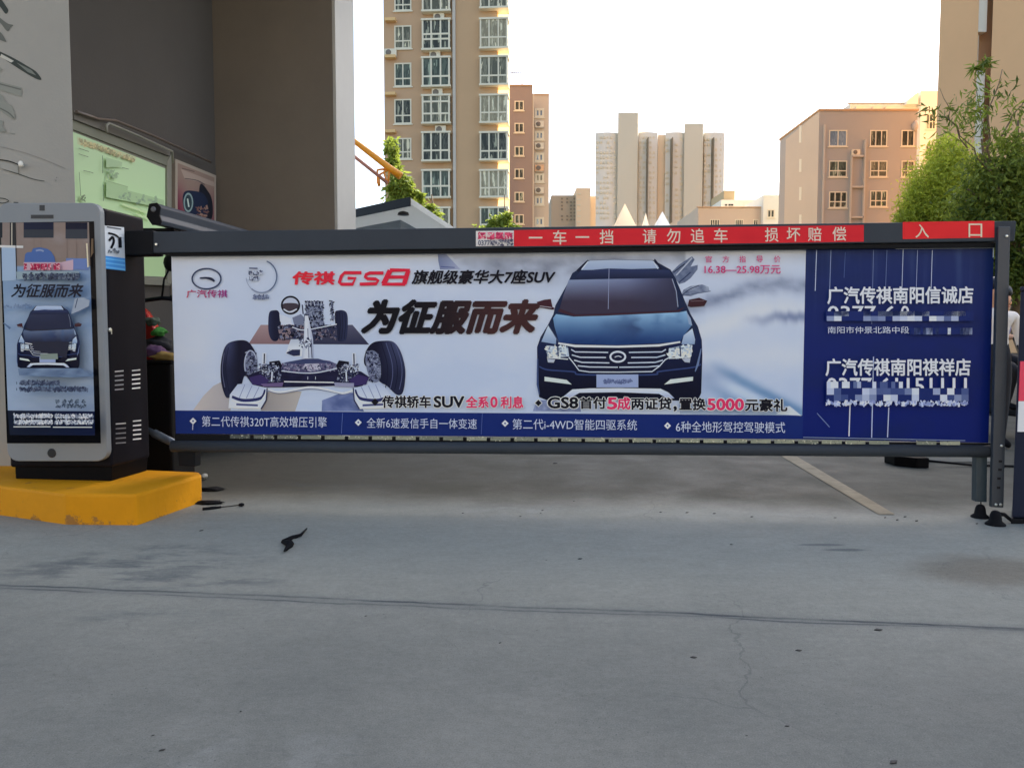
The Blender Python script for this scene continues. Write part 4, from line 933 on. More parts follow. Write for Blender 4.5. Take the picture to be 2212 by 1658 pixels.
b = MB(); b.box(c.x-.5, c.x+.03, c.y-.06, c.y+.06, c.z-.1, c.z-.076, .004); b.build('arm_bracket', M_dark, fa)

# ------------------------------------------------------------------ scooter seen through the gap
def scooter(label, cols, loc, rz, sc=1.0):
    t = thing('parked_scooter', (0, 0, 0), label, 'scooter')
    mr, ms = cols
    for y, nm in ((-.62, 'front_wheel'), (.58, 'rear_wheel')):
        b = MB()
        ring_ = [(0, y+.21*math.cos(2*math.pi*k/24), .24+.21*math.sin(2*math.pi*k/24)) for k in range(25)]
        b.tube(ring_, .045, 8, cap=False); wo = b.build(nm, M_rub, t)
        b = MB(); b.lathe([(.03, -.05), (.17, -.02), (.17, .02), (.03, .05)], (0, y, .24), Vector((1, 0, 0)), 16); b.build('rim', M_bolt, wo)
    b = MB(); b.tube([(.07, -.62, .24), (.07, -.52, .62), (.0, -.46, .82)], .02, 8); b.tube([(-.07, -.62, .24), (-.07, -.52, .62), (.0, -.46, .82)], .02, 8); b.tube([(0, -.46, .8), (0, -.42, 1.02)], .022, 8); b.build('fork', M_dark, t)
    b = MB(); b.hexa([Vector(p) for p in ((-.16, -.5, .3), (.16, -.5, .3), (.2, -.48, .85), (.1, -.46, 1.0), (-.1, -.46, 1.0), (-.2, -.48, .85))], [Vector(p) for p in ((-.14, -.4, .3), (.14, -.4, .3), (.18, -.4, .85), (.09, -.4, .97), (-.09, -.4, .97), (-.18, -.4, .85))], .02, 3); b.build('leg_shield', mr, t)
    b = MB(); b.blob((0, -.6, .5), (.07, .2, .06), 3, .1); b.build('front_mudguard', mr, t)
    b = MB(); b.box(-.15, .15, -.42, .2, .24, .31, .02); b.build('footboard', M_dark, t)
    b = MB(); b.hexa([Vector(p) for p in ((-.15, .14, .28), (.15, .14, .28), (.15, .16, .68), (-.15, .16, .68))], [Vector(p) for p in ((-.08, .85, .42), (.08, .85, .42), (.1, .82, .72), (-.1, .82, .72))], .03, 3); b.build('rear_body', mr, t)
    b = MB(); b.box(-.14, .14, .12, .78, .7, .79, .035); b.build('seat', ms, t)
    b = MB(); b.tube([(-.33, -.36, 1.04), (-.2, -.42, 1.05), (0, -.43, 1.03), (.2, -.42, 1.05), (.33, -.36, 1.04)], .013, 8); b.tube([(.24, -.39, 1.05), (.33, -.36, 1.04)], .02, 8); b.tube([(-.24, -.39, 1.05), (-.33, -.36, 1.04)], .02, 8); b.build('handlebar', M_dark, t)
    b = MB(); b.blob((0, -.5, .97), (.085, .06, .06), 2, .03); b.build('headlight', mat('headlight_glass', (190, 190, 180), .15), t)
    for s in (-1, 1):
        b = MB(); b.tube([(s*.2, -.42, 1.05), (s*.24, -.44, 1.16), (s*.28, -.44, 1.22)], .006, 6); b.blob((s*.29, -.44, 1.26), (.05, .02, .055), 5, .02, 2); b.build('mirror', M_dark, t)
    b = MB(); b.tube([(.15, .2, .2), (.17, .5, .22), (.17, .9, .28)], [.02, .04, .045], 10); b.build('exhaust', mat('dull_steel', (120, 124, 132), .35, metal=.5), t)
    t.location = loc; t.rotation_euler = (0, 0, rz); t.scale = (sc, sc, sc); return t
M_red = mat('red_scooter_paint', (150, 36, 26), .3, coat=.3); M_seat = mat('black_vinyl', (20, 20, 22), .5)
sx = P(338, 730, 6.75).x+.27
scooter('red scooter parked against the dark wall, seen between kiosk and banner', (M_red, M_seat), (sx, 6.75, 0), R(-20), 1.3)
bx = P(347, 800, 5.75); zt_ = P(347, 779, 5.6).z
t = thing('black_bin', (bx.x, 5.75, 0), 'open black plastic bin heaped with cloth bags, standing between kiosk and banner', 'bin')
b = MB(); b.prism([(bx.x-.12, 5.6), (bx.x+.14, 5.6), (bx.x+.16, 5.95), (bx.x-.1, 5.95)], 0, zt_-.02, .02); b.build('tub', mat('black_bin_plastic', (9, 9, 11), .6, spec=.15), t)
b = MB(); b.prism([(bx.x-.13, 5.59), (bx.x+.15, 5.59), (bx.x+.17, 5.96), (bx.x-.11, 5.96)], zt_-.019, zt_+.004, .006); b.build('rim', mat('black_bin_plastic', (0, 0, 0)), t)
for (u, v, yy), rad, c, lb in (((357, 770, 5.66), (.1, .06, .034), (118, 98, 54), 'flat ochre yellow cloth bag, lowest on the heap in the black bin'), ((334, 760, 5.7), (.085, .08, .05), (62, 40, 70), 'purple cloth bag on the heap in the black bin, beside the ochre one'), ((339, 745, 5.82), (.11, .09, .06), (22, 22, 26), 'black cloth bag on the heap in the black bin, behind the purple one'), ((343, 717, 5.8), (.05, .06, .032), (38, 92, 30), 'bright green cloth bag on the heap in the black bin'), ((330, 694, 5.86), (.05, .06, .035), (48, 58, 50), 'dull grey green cloth bag, topmost on the heap in the black bin')):
    b = MB(); b.blob(P(u, v, yy), rad, u, .5, 3, 1.6); b.build('cloth_bag', mat('cloth_%d' % u, c, .85, var=.2, scale=12), None, lb, 'bag', 'cloth bags heaped in the bin')
b = MB(); c1, c2 = P(320, 929, 5.55), P(378, 958, 5.3); b.tube([c1, c1+(c2-c1)*.2, c1+(c2-c1)*.25, c2], [.022, .022, .03, .026], 12)
b.build('steel_tube', mat('blue_grey_tube', (78, 88, 104), .35, metal=.3), None, 'short blue grey tube lying sloped behind the kiosk', 'tube')

def translucent(name, c, f):
    m = mat(name, c, .6, raw=True, spec=.2); N = m.node_tree.nodes; L = m.node_tree.links
    t = N.new('ShaderNodeBsdfTranslucent'); t.inputs[0].default_value = (*c, 1); x = N.new('ShaderNodeMixShader'); x.inputs[0].default_value = f
    L.new(N['Principled BSDF'].outputs[0], x.inputs[1]); L.new(t.outputs[0], x.inputs[2]); L.new(x.outputs[0], N['Material Output'].inputs[0]); return m
# ------------------------------------------------------------------ guard booth roof behind the gate
zc = 2.62
A_, B_, C_ = H(640, 482, zc), H(888, 428, zc), H(985, 494, zc); D_ = A_+C_-B_
gb = thing('guard_booth', ((A_.x+C_.x)/2, (A_.y+C_.y)/2, 0), 'guard booth with a flat pale roof behind the barrier beam', 'booth')
b = MB(); b.hexa([p.copy() for p in (A_, B_, C_, D_)], [p-Vector((0, 0, .075)) for p in (A_, B_, C_, D_)], .006); b.build('roof', translucent('milky_roof_sheet', (.80, .80, .74), .6), gb)
n1 = (B_-A_).normalized(); o1 = Vector((n1.y, -n1.x, 0))
if o1.y > 0: o1 = -o1
b = MB(); f = [A_+o1*.004-Vector((0, 0, .09)), B_+o1*.004-Vector((0, 0, .09)), B_+o1*.004+Vector((0, 0, .012)), A_+o1*.004+Vector((0, 0, .012))]; b.hexa(f, [p-o1*.003+o1*.02 for p in f], .002); b.build('dark_fascia', mat('black_fascia', (14, 15, 22), .5, spec=.2), gb)
ins = lambda s, t: A_+(B_-A_)*s+(D_-A_)*t
b = MB(); q = [ins(.04, .28), ins(.8, .28), ins(.8, .95), ins(.04, .95)]; b.prism([(p.x, p.y) for p in q], 0, zc-.078, .01); b.build('cabin', mat('booth_wall', (92, 104, 124), .6), gb)
b = MB(); c = ins(.9, .1); b.lathe([(.07, 0), (.06, .03), (.02, .045)], c-Vector((0, 0, .12)), n=14); b.build('ceiling_lamp', mat('lamp_black', (16, 16, 18), .4), gb)

# ------------------------------------------------------------------ yellow boom
yb = thing('yellow_boom', (P(735, 600, 20).x, 20, 0), 'yellow lattice boom slanting down to the tower from behind the brown pier', 'boom')
M_yel = mat('boom_yellow', (226, 146, 18), .45); M_rod = mat('boom_rust', (140, 96, 84), .6)
pm = P(720, 268, 20); b = MB(); b.tube([Vector((pm.x, 20, 0)), pm], .12, 8); b.build('mast', M_yel, yb)
b = MB(); b.tube([pm, P(763, 303, 20), P(840, 362, 20), P(866, 381, 20)], [.06, .065, .085, .1], 8); b.build('upper_boom', M_yel, yb)
b = MB(); b.tube([P(720, 302, 20), P(763, 336, 20), P(838, 396, 20)], .045, 8); b.build('tie_rod', M_rod, yb)
b = MB()
for l in ([(815, 367), (842, 364)], [(815, 367), (816, 396)], [(816, 380), (842, 364)], [(842, 364), (838, 396)], [(816, 380), (838, 396)], [(829, 372), (836, 394)]): b.tube([P(u, v, 20) for u, v in l], .028, 6)
b.tube([P(817, 384, 20), P(819, 402, 20)], [.05, .04], 6); b.build('lattice_bracket', mat('boom_orange', (196, 120, 40), .5), yb)

# ------------------------------------------------------------------ the block across the street that the kiosk glass mirrors
sb = thing('street_block', (2, -17, 0), 'tan block with dark windows across the street, mirrored in the kiosk glass', 'apartment block')
b = MB(); b.box(-26, 30, -30, -17, 0, 13); b.build('wall', mat('pale_tan_render', (.56, .47, .38), .8, var=.05, scale=.3, raw=True), sb)
for i in range(9):
    for j in range(4):
        b = MB(); x = -22+i*5.6; z = .9+j*3.1; b.box(x, x+2.6, -16.99, -16.93, z, z+1.6); b.build('window', mat('street_window', (.03, .035, .05), .15, raw=True), sb)

# ------------------------------------------------------------------ buildings
def glass_mat(name, lo, hi, sc=(2.2, 2.2, .35)):
    m = mat(name, lo, .3, spec=.18); N = m.node_tree.nodes; L = m.node_tree.links; bs = N['Principled BSDF']
    tc = N.new('ShaderNodeTexCoord'); mp = N.new('ShaderNodeMapping'); mp.inputs['Scale'].default_value = sc; L.new(tc.outputs['Object'], mp.inputs[0])
    n = N.new('ShaderNodeTexNoise'); n.inputs['Scale'].default_value = 1.6; n.inputs['Detail'].default_value = 3; L.new(mp.outputs[0], n.inputs['Vector'])
    r = N.new('ShaderNodeValToRGB'); r.color_ramp.interpolation = 'CONSTANT'
    e = r.color_ramp.elements; e[0].position = 0; e[0].color = (*alb(lo), 1); e[1].position = .6; e[1].color = (*alb(hi), 1)
    x = e.new(.47); x.color = (*alb(mix(lo, hi, .3)), 1); y = e.new(.54); y.color = (*alb(mix(lo, hi, .08)), 1)
    L.new(n.outputs[0], r.inputs[0]); L.new(r.outputs[0], bs.inputs['Base Color']); return m
GL = [glass_mat('dark_window_glass', (44, 46, 44), (128, 128, 116)), glass_mat('curtained_glass', (74, 74, 66), (176, 170, 152)), glass_mat('green_tinted_glass', (52, 58, 54), (122, 130, 120)), glass_mat('pale_curtain_glass', (112, 106, 92), (190, 184, 166), (3, 3, .5))]
GLB = glass_mat('blue_window_glass', (84, 98, 118), (160, 172, 184))
M_fr = mat('white_window_frame', (224, 216, 202), .6, spec=.2); M_sill = mat('cream_sill', (190, 158, 118), .8, spec=.15)
M_tan = mat('tan_facade', (.62, .385, .215), raw=True, rough=.9, spec=.12, var=.05, scale=.25, bump=.1, bscale=3)
M_tan2 = mat('ochre_facade', (.64, .40, .215), raw=True, rough=.9, spec=.12, var=.05, scale=.25)
M_pink = mat('rose_tan_facade', (.35, .275, .235), raw=True, rough=.9, spec=.12, var=.04, scale=.2)
M_rose2 = mat('dusty_rose_facade', (.49, .43, .355), raw=True, rough=.9, spec=.12, var=.05, scale=.2)
M_peach = mat('peach_facade', (.68, .54, .385), raw=True, rough=.9, spec=.12, var=.04, scale=.2)
M_cream = mat('cream_trim', (.62, .54, .43), .8, spec=.12, raw=True)
M_wht = mat('white_facade', (196, 196, 194), .8, spec=.15, var=.03, scale=.3)
M_ac = mat('aircon_casing', (206, 196, 182), .5); M_acd = mat('aircon_grille', (96, 88, 82), .6)
class Fac:
    """a facade: points given by photo pixel on its front plane, then along it (a), into it (d) and up (z)"""
    def __init__(s, u0, Y, th, vref=420):
        s.o = P(u0, vref, Y); s.o.z = 0; s.e1 = Vector((math.cos(R(th)), -math.sin(R(th)), 0)); s.e2 = Vector((math.sin(R(th)), math.cos(R(th)), 0)); s.vref = vref
    def az(s, u, v, d=0.0):
        p = PL(u, v, s.o+s.e2*d, s.e2); return (p-s.o).dot(s.e1), p.z
    def W(s, a, d, z): return s.o+s.e1*a+s.e2*d+Vector((0, 0, z))
    def box(s, mb, a0, a1, d0, d1, z0, z1, bevel=0):
        mb.hexa([s.W(a0, d0, z0), s.W(a1, d0, z0), s.W(a1, d0, z1), s.W(a0, d0, z1)], [s.W(a0, d1, z0), s.W(a1, d1, z0), s.W(a1, d1, z1), s.W(a0, d1, z1)], bevel)
    def pbox(s, mb, u0, v0, u1, v1, d0, d1, bevel=0, dd=None):
        dd = d0 if dd is None else dd
        um, vm = (u0+u1)/2, (v0+v1)/2
        a0 = s.az(u0, vm, dd)[0]; a1 = s.az(u1, vm, dd)[0]; z1 = s.az(um, v0, dd)[1]; z0 = s.az(um, v1, dd)[1]
        s.box(mb, a0, a1, d0, d1, z0, z1, bevel)
    def root(s, name, u, label, cat, group=None):
        a = s.az(u, s.vref)[0]; return thing(name, s.W(a, 0, 0), label, cat, group)
def window(fc, par, u0, v0, u1, v1, cols, rows, glass, bay=0.0, fw=.07, sillh=.1, name=None, splits=None):
    """frame and mullions as the part, glass as its sub-part; a bay also has side cheeks, a cap and a base"""
    um, vm = (u0+u1)/2, (v0+v1)/2; d = -bay
    a0 = fc.az(u0, vm, d)[0]; a1 = fc.az(u1, vm, d)[0]; z1 = fc.az(um, v0, d)[1]; z0 = fc.az(um, v1, d)[1]
    mb = MB(); f0 = d-.05; f1 = d+.02
    if bay:
        fc.box(mb, a0-.06, a1+.06, d-.08, .4, z1-.02, z1+.12); fc.box(mb, a0-.06, a1+.06, d-.08, .4, z0-.14, z0)
        for q0, q1 in ((a0, a0+fw), (a1-fw, a1)):
            fc.box(mb, q0, q1, d-.04, d+.06, z0, z1-.02); fc.box(mb, q0, q1, -.05, .4, z0, z1-.02)
    else:
        fc.box(mb, a0, a0+fw, f0, f1, z0, z1); fc.box(mb, a1-fw, a1, f0, f1, z0, z1)
        fc.box(mb, a0+fw, a1-fw, f0+.002, f1, z1-fw, z1-.002); fc.box(mb, a0+fw, a1-fw, f0+.002, f1, z0+.002, z0+fw)
        fc.box(mb, a0-.1, a1+.1, f0-.06, f1, z0-sillh, z0-.003)
    for c in (splits or [i/cols for i in range(1, cols)]):
        x = a0+(a1-a0)*c; fc.box(mb, x-fw*.45, x+fw*.45, f0+.006, f1, z0+.004, z1-.03)
    for r_ in rows:
        zz = z1-(z1-z0)*r_; fc.box(mb, a0+fw*.9, a1-fw*.9, f0+.012, f1-.004, zz-fw*.5, zz+fw*.5)
        if bay:
            for q0, q1 in ((a0+.004, a0+fw*.7), (a1-fw*.7, a1-.004)): fc.box(mb, q0, q1, d+.07, -.06, zz-fw*.5, zz+fw*.5)
    if rows and bay:                                   # railing bars behind the lower lights
        zz = z1-(z1-z0)*rows[-1]; nb_ = 9
        for i in range(1, nb_): x = a0+(a1-a0)*i/nb_; fc.box(mb, x-.012, x+.012, f1+.005, f1+.03, z0, zz)
    wo = mb.build(name or ('bay_window' if bay else 'window'), M_fr, par)
    mb = MB(); fc.box(mb, a0+.02, a1-.02, d-.01, .35 if bay else .06, z0+.01, z1-.03); mb.build('pane', glass, wo)
    return wo
def aircon(fc, u, v, label, wpx=20, hpx=15, d=-.35, m=None):
    a, z = fc.az(u, v, d); hw = .42*wpx/20; hh = .3*hpx/15
    t = thing('air_conditioner', fc.W(a, d, z-hh), label, 'air conditioner', 'air conditioners on the facades')
    b = MB(); fc.box(b, a-hw, a+hw, d, d+.3, z-hh, z+hh, .02); b.build('casing', m or M_ac, t)
    b = MB(); b.lathe([(hh*.78, 0), (hh*.78, .012), (hh*.3, .02)], fc.W(a-hw*.25, d-.004, z), -fc.e2, 16); b.build('fan_grille', M_acd, t)
    b = MB(); fc.box(b, a-hw*.9, a+hw*.9, d+.02, .02, z-hh-.07, z-hh-.01); b.build('bracket', M_cream, t)
rd = random.Random(11)
# ---- tall tan tower, left
TW = Fac(832, 62, 4.0)
tw = TW.root('apartment_tower', 960, 'tall tan apartment tower with white bay windows, top out of frame', 'apartment block')
aL, aM, aR = TW.az(832, 420)[0], TW.az(985, 420)[0], TW.az(1075, 420)[0]
TH_ = 40
b = MB(); TW.box(b, aL, aM, 0, 12.5, 0, TH_); b.mi = 1; TW.box(b, aM+.003, aR, -.25, 12.5, 0, TH_)
b.build('wall', [M_tan, M_tan2], tw)
b = MB(); TW.box(b, aR+.002, aR+.03, -.2, 12.4, 0, TH_); b.build('sunlit_flank', mat('sunlit_cream', (206, 172, 122), .85, spec=.1), tw)  # flank paler than the walls, sunlight put into its colour
b = MB(); p_, z_ = TW.az(983, 300); TW.box(b, p_-.12, p_+.12, -.42, -.255, .2, TH_-.5, .03); b.build('drain_pipe', M_cream, tw)
b = MB(); TW.box(b, aM-1.0, aM-.25, -.06, .02, 0, TH_); b.build('recess_strip', M_tan2, tw)
colA = [(0, 78), (180, 342), (440, 605), (692, 865), (963, 1110), (1225, 1375)]
colB = [(-130, 68), (140, 336), (404, 593), (668, 850), (926, 1112), (1190, 1368), (1452, 1640)]
colC = [(-130, 46), (134, 326), (398, 582), (666, 845), (926, 1106), (1190, 1365), (1450, 1640)]
for i, (y0, y1) in enumerate(colA):
    x0, y0 = Z9(395, y0); x1, y1 = Z9(514, y1); window(TW, tw, x0, y0 if i else -14, x1, y1, 2, [.66], GL[i % 3 if i != 3 else 0], fw=.1)
for i, (y0, y1) in enumerate(colB):
    x0, y0 = Z9(586, y0); x1, y1 = Z9(782, y1); window(TW, tw, x0, y0, x1, y1, 3, [[.62], [.5, .68], [.68], [.22, .68], [.66], [.6], [.6]][i], GL[(i*2+1) % 3], bay=.55, fw=.135)
for i, (y0, y1) in enumerate(colC):
    x0, y0 = Z9(990, y0); x1, y1 = Z9(1184, y1); window(TW, tw, x0, y0, x1, y1, 3, [[.62], [.66], [.7], [.66], [.7], [.68], [.6]][i], GL[[1, 3, 1, 3, 0, 3, 2][i]], bay=.75, fw=.115)
for y in (132, 390, 650, 912):
    b = MB(); u0, v0 = Z9(326, y-10); u1, v1 = Z9(400, y+10); TW.pbox(b, u0, v0, u1, v1, -.5, 0); b.build('ledge', M_sill, tw)
acs = [(704, 118, 'left of its column top, above the first bay'), (676, 383, ''), (692, 643, ''), (715, 902, '')]
rank = ['topmost', 'second from the top', 'third from the top', 'lowest']
for (x, y, _), rk in zip(acs, rank): aircon(TW, *Z9(x, y), '%s of the air conditioners between the bay windows of the tan tower' % rk)
aircon(TW, *Z9(364, 365), 'air conditioner on the ledge at the left corner of the tan tower', 24, 14)
# ---- lower blocks behind it
B2 = Fac(1102, 78, 0)
b2 = B2.root('apartment_block', 1126, 'narrow rose tan block with one window column beside the tower', 'apartment block')
b = MB(); B2.pbox(b, 1096, 183, 1150, 760, 0, 12); b.build('wall', M_pink, b2)
b = MB(); B2.pbox(b, 1095, 182.6, 1150.6, 185, -.1, 12.1); b.build('parapet', M_tan2, b2)
b = MB(); B2.pbox(b, 1150.3, 203, 1153, 760, -.05, 6); b.build('corner_strip', M_cream, b2)
for i, y in enumerate((738, 892, 1054, 1210, 1372, 1528)): x0, y0 = Z9(1232, y-34); x1, y1 = Z9(1297, y+34); window(B2, b2, x0, y0, x1, y1, 2, [], [GL[0], GL[0], GL[2], GL[0], GL[2], GL[2]][i], fw=.1)
b = MB(); t0 = [B2.W(*((lambda q: (q[0], 1.0, q[1]))(B2.az(u, v)))) for u, v in ((1128, 186), (1128, 150), (1102, 150))]; b.tube(t0, .05, 6)
for k in range(6): u = 1103+k*4.2; p = B2.W(*((lambda q: (q[0], 1.0, q[1]))(B2.az(u, 150)))); b.tube([p-Vector((0, .5, 0)), p+Vector((0, .5, .15))], .03, 5)
b.build('roof_antenna', mat('antenna_grey', (120, 118, 116), .5), b2)
B3 = Fac(1153, 84, 0)
b3 = B3.root('apartment_block', 1168, 'slim peach block with paired windows, right of the rose tan block', 'apartment block')
b = MB(); B3.pbox(b, 1150, 203, 1185.5, 760, 0, 10); b.build('wall', M_peach, b3)
b = MB(); B3.pbox(b, 1149, 202.6, 1186.2, 205, -.1, 10.1); b.build('parapet', M_tan2, b3)
for i, y in enumerate((788, 945, 1098, 1240, 1398, 1545)):
    x0, y0 = Z9(1374, y-32); x1, y1 = Z9(1438, y+32); window(B3, b3, x0, y0, x1, y1, 2, [], GLB if i not in (3,) else GL[3], fw=.22)
for i, y in enumerate((864, 1016, 1170, 1325)): aircon(B3, *Z9(1406, y), '%s of the air conditioners on the slim peach block' % rank[i], 22, 16, m=mat('warm_ac_casing', (222, 178, 140), .5) if i == 2 else None)
# ---- far grey beige silos-like towers in the centre
FG = Fac(1423, 190, 0)
fg = FG.root('tower_complex', 1423, 'far grey beige tower block with rounded bays and two taller blank shafts', 'apartment block')
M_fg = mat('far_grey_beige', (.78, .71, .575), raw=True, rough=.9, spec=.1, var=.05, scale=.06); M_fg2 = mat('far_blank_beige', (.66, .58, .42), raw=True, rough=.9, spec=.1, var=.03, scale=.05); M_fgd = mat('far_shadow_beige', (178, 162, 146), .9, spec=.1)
def zz(x, y): return Z10(x, y)
def pbx(fc, par, nm, x0, y0, x1, m, d0, d1, bev=0, yb=760, cvt=Z10):
    u0, v0 = cvt(x0, y0); u1, _ = cvt(x1, y0); b = MB(); fc.pbox(b, u0, v0, u1, yb, d0, d1, bev); return b.build(nm, m, par)
def rbay(nm, x0, x1, y0, m, d, bul):
    """a bay bowed towards the viewer"""
    u0, v0 = Z10(x0, y0); u1, _ = Z10(x1, y0); a0 = FG.az(u0, 420)[0]; a1 = FG.az(u1, 420)[0]; z1 = FG.az((u0+u1)/2, v0)[1]
    n = 10; pts = [FG.W(a0+(a1-a0)*i/n, d-.3*bul*math.sin(math.pi*(.12+.76*i/n)), 0) for i in range(n+1)]
    pts += [FG.W(a1+4.5, d+14, 0), FG.W(a0+4.5, d+14, 0)]; b = MB(); b.prism([(p.x, p.y) for p in pts], 0, z1); o = b.build(nm, m, fg)
    return o
def tiles(par, x0, x1, y0, y1, nx, ny, d, m, seed, hv=.45, bul=0):
    r2 = random.Random(seed); b = MB()
    for j in range(ny):
        for i in range(nx):
            if r2.random() < .25: continue
            xa = x0+(x1-x0)*(i+.15)/nx; xb = x0+(x1-x0)*(i+.15+r2.uniform(.4, .7))/nx; ya = y0+(y1-y0)*(j+.2)/ny; yb = ya+(y1-y0)/ny*hv*r2.uniform(.7, 1.1)
            dd = d-.3*bul*math.sin(math.pi*(.12+.76*((xa+xb)/2-x0)/(x1-x0))); FG.pbox(b, *Z10(xa, ya), *Z10(xb, yb), dd-.25, dd+2.5)
    return b.build('window_band', m, par)
M_fw1 = mat('far_window', (170, 163, 150), .6, spec=.2); M_fw2 = mat('far_window_dark', (106, 97, 86), .6, spec=.2); M_fw3 = mat('far_window_pale', (164, 154, 138), .6, spec=.2)
w1 = rbay('rounded_bay', 497, 692, 490, M_fg, 0, 4); tiles(w1, 505, 685, 505, 1240, 6, 17, 0, M_fw1, 1, bul=4)
for x0, x1, y0 in ((696, 868, 310), (1270, 1430, 405)):
    u0, v0 = Z10(x0, y0); u1, _ = Z10(x1, y0); a0, z1 = FG.az(u0, v0, -2); a1 = FG.az(u1, v0, -2)[0]
    b = MB(); b.prism([(q_.x, q_.y) for q_ in (FG.W(a0, -2, 0), FG.W(a1, -2, 0), FG.W(a1+5, 12, 0), FG.W(a0+5, 12, 0))], 0, z1); b.build('blank_shaft', M_fg2, fg)
w2 = rbay('rounded_bay', 868, 1028, 486, M_fg, 0, 3); tiles(w2, 880, 1020, 505, 1240, 5, 17, 0, M_fw1, 3, bul=3)
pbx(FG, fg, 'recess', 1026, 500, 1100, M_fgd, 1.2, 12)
c0_ = FG.az(*Z10(505, 495))[0]; c1_, zc_ = FG.az(*Z10(1596, 500)); b = MB(); b.prism([(q_.x, q_.y) for q_ in (FG.W(c0_+1.5, 5, 0), FG.W(c1_, 5, 0), FG.W(c1_+3, 16, 0), FG.W(c0_+5, 16, 0))], 0, zc_); b.build('core', M_fg, fg)
w3 = rbay('rounded_bay', 1098, 1270, 486, M_fg, 0, 3); tiles(w3, 1105, 1262, 520, 1240, 4, 15, 0, M_fw1, 5, bul=3)
w4 = rbay('rounded_bay', 1428, 1602, 490, M_fg, 0, 4); tiles(w4, 1436, 1595, 520, 1200, 5, 15, 0, M_fw1, 6, bul=4)
for x in (955, 1165, 1520): u, v = Z10(x, 520); b = MB(); FG.pbox(b, u-.6, v, u+.6, 480, -3.4, 0); b.build('seam_pipe', M_fw2, fg)
# ---- small blocks at the foot of it
F2 = Fac(1235, 150, 0)
f2 = F2.root('low_block', 1222, 'low grey beige block left of the far towers', 'apartment block')
pbx(F2, f2, 'wall', 118, 1022, 330, mat('low_grey_beige', (140, 126, 112), .9, spec=.1, var=.05, scale=.08), 0, 10)
b = MB()
for j in range(7):
    for x in (205, 250, 282, 312):
        if rd.random() < .7: F2.pbox(b, *Z10(x, 1045+j*30), *Z10(x+16, 1058+j*30), -.1, .2)
b.build('window_band', M_fw2, f2)
f3 = F2.root('low_block', 1260, 'taller peach block at the left foot of the far towers', 'apartment block')
pbx(F2, f3, 'wall', 332, 960, 455, mat('far_peach', (176, 158, 138), .9, spec=.1), -2, 9); pbx(F2, f3, 'annex', 455, 1030, 500, mat('far_peach', (0, 0, 0)), 1, 9)
b = MB()
for j in range(6): F2.pbox(b, *Z10(345, 1005+j*48), *Z10(375, 1016+j*48), -2.1, -1.8)
b.build('window_band', M_fw1, f3)
# low tan hall, white stair tower
F4 = Fac(1600, 110, 0)
f4 = F4.root('low_hall', 1590, 'long low tan hall with small dark windows at the foot of the far towers', 'hall')
pbx(F4, f4, 'wall', 1380, 1124, 1936, M_peach, 0, 14); pbx(F4, f4, 'parapet', 1376, 1120, 1938, M_tan2, -.15, .05, yb=Z10(0, 1127)[1]); pbx(F4, f4, 'roof_block', 1600, 982, 1694, mat('roof_block_grey', (148, 136, 114), .9, spec=.1), 16, 24); pbx(F4, f4, 'white_band', 1576, 1062, 2110, M_wht, 15, 22)
for x0, x1, n in ((1490, 1572, 4), (1705, 1776, 4), (1862, 1905, 2)):
    x, y = Z10(x0, 1230); x2, y2 = Z10(x1, 1262); window(F4, f4, x, y, x2, y2+6, n, [], GL[0], fw=.1)
for x in (1620, 1650, 1672): b = MB(); F4.pbox(b, *Z10(x, 1098), *Z10(x+18, 1112), 14.9, 15.2); b.build('window', GL[0], f4)
b = MB(); pt = [F4.W(*((lambda q: (q[0], 15.5, q[1]))(F4.az(*Z10(x, y), 15.5)))) for x, y in ((1845, 1080), (1900, 1078))]; b.tube([pt[0], pt[1]], .05, 5)
for k in range(5): p = pt[0]+(pt[1]-pt[0])*(k/4); b.tube([p-Vector((0, 0, .9)), p+Vector((0, 0, .25))], .035, 5)
b.build('roof_antenna', mat('antenna_grey', (0, 0, 0)), f4)
f5 = F4.root('stair_tower', 1665, 'small white stair tower with one dark window, right of the low hall', 'tower')
pbx(F4, f5, 'wall', 1938, 1020, 2094, M_wht, -1, 8); x, y = Z10(1982, 1143); x2, y2 = Z10(2048, 1218); F4b = Fac(1660, 109, 0); window(F4b, f5, x, y, x2, y2, 2, [], GL[0], fw=.16)
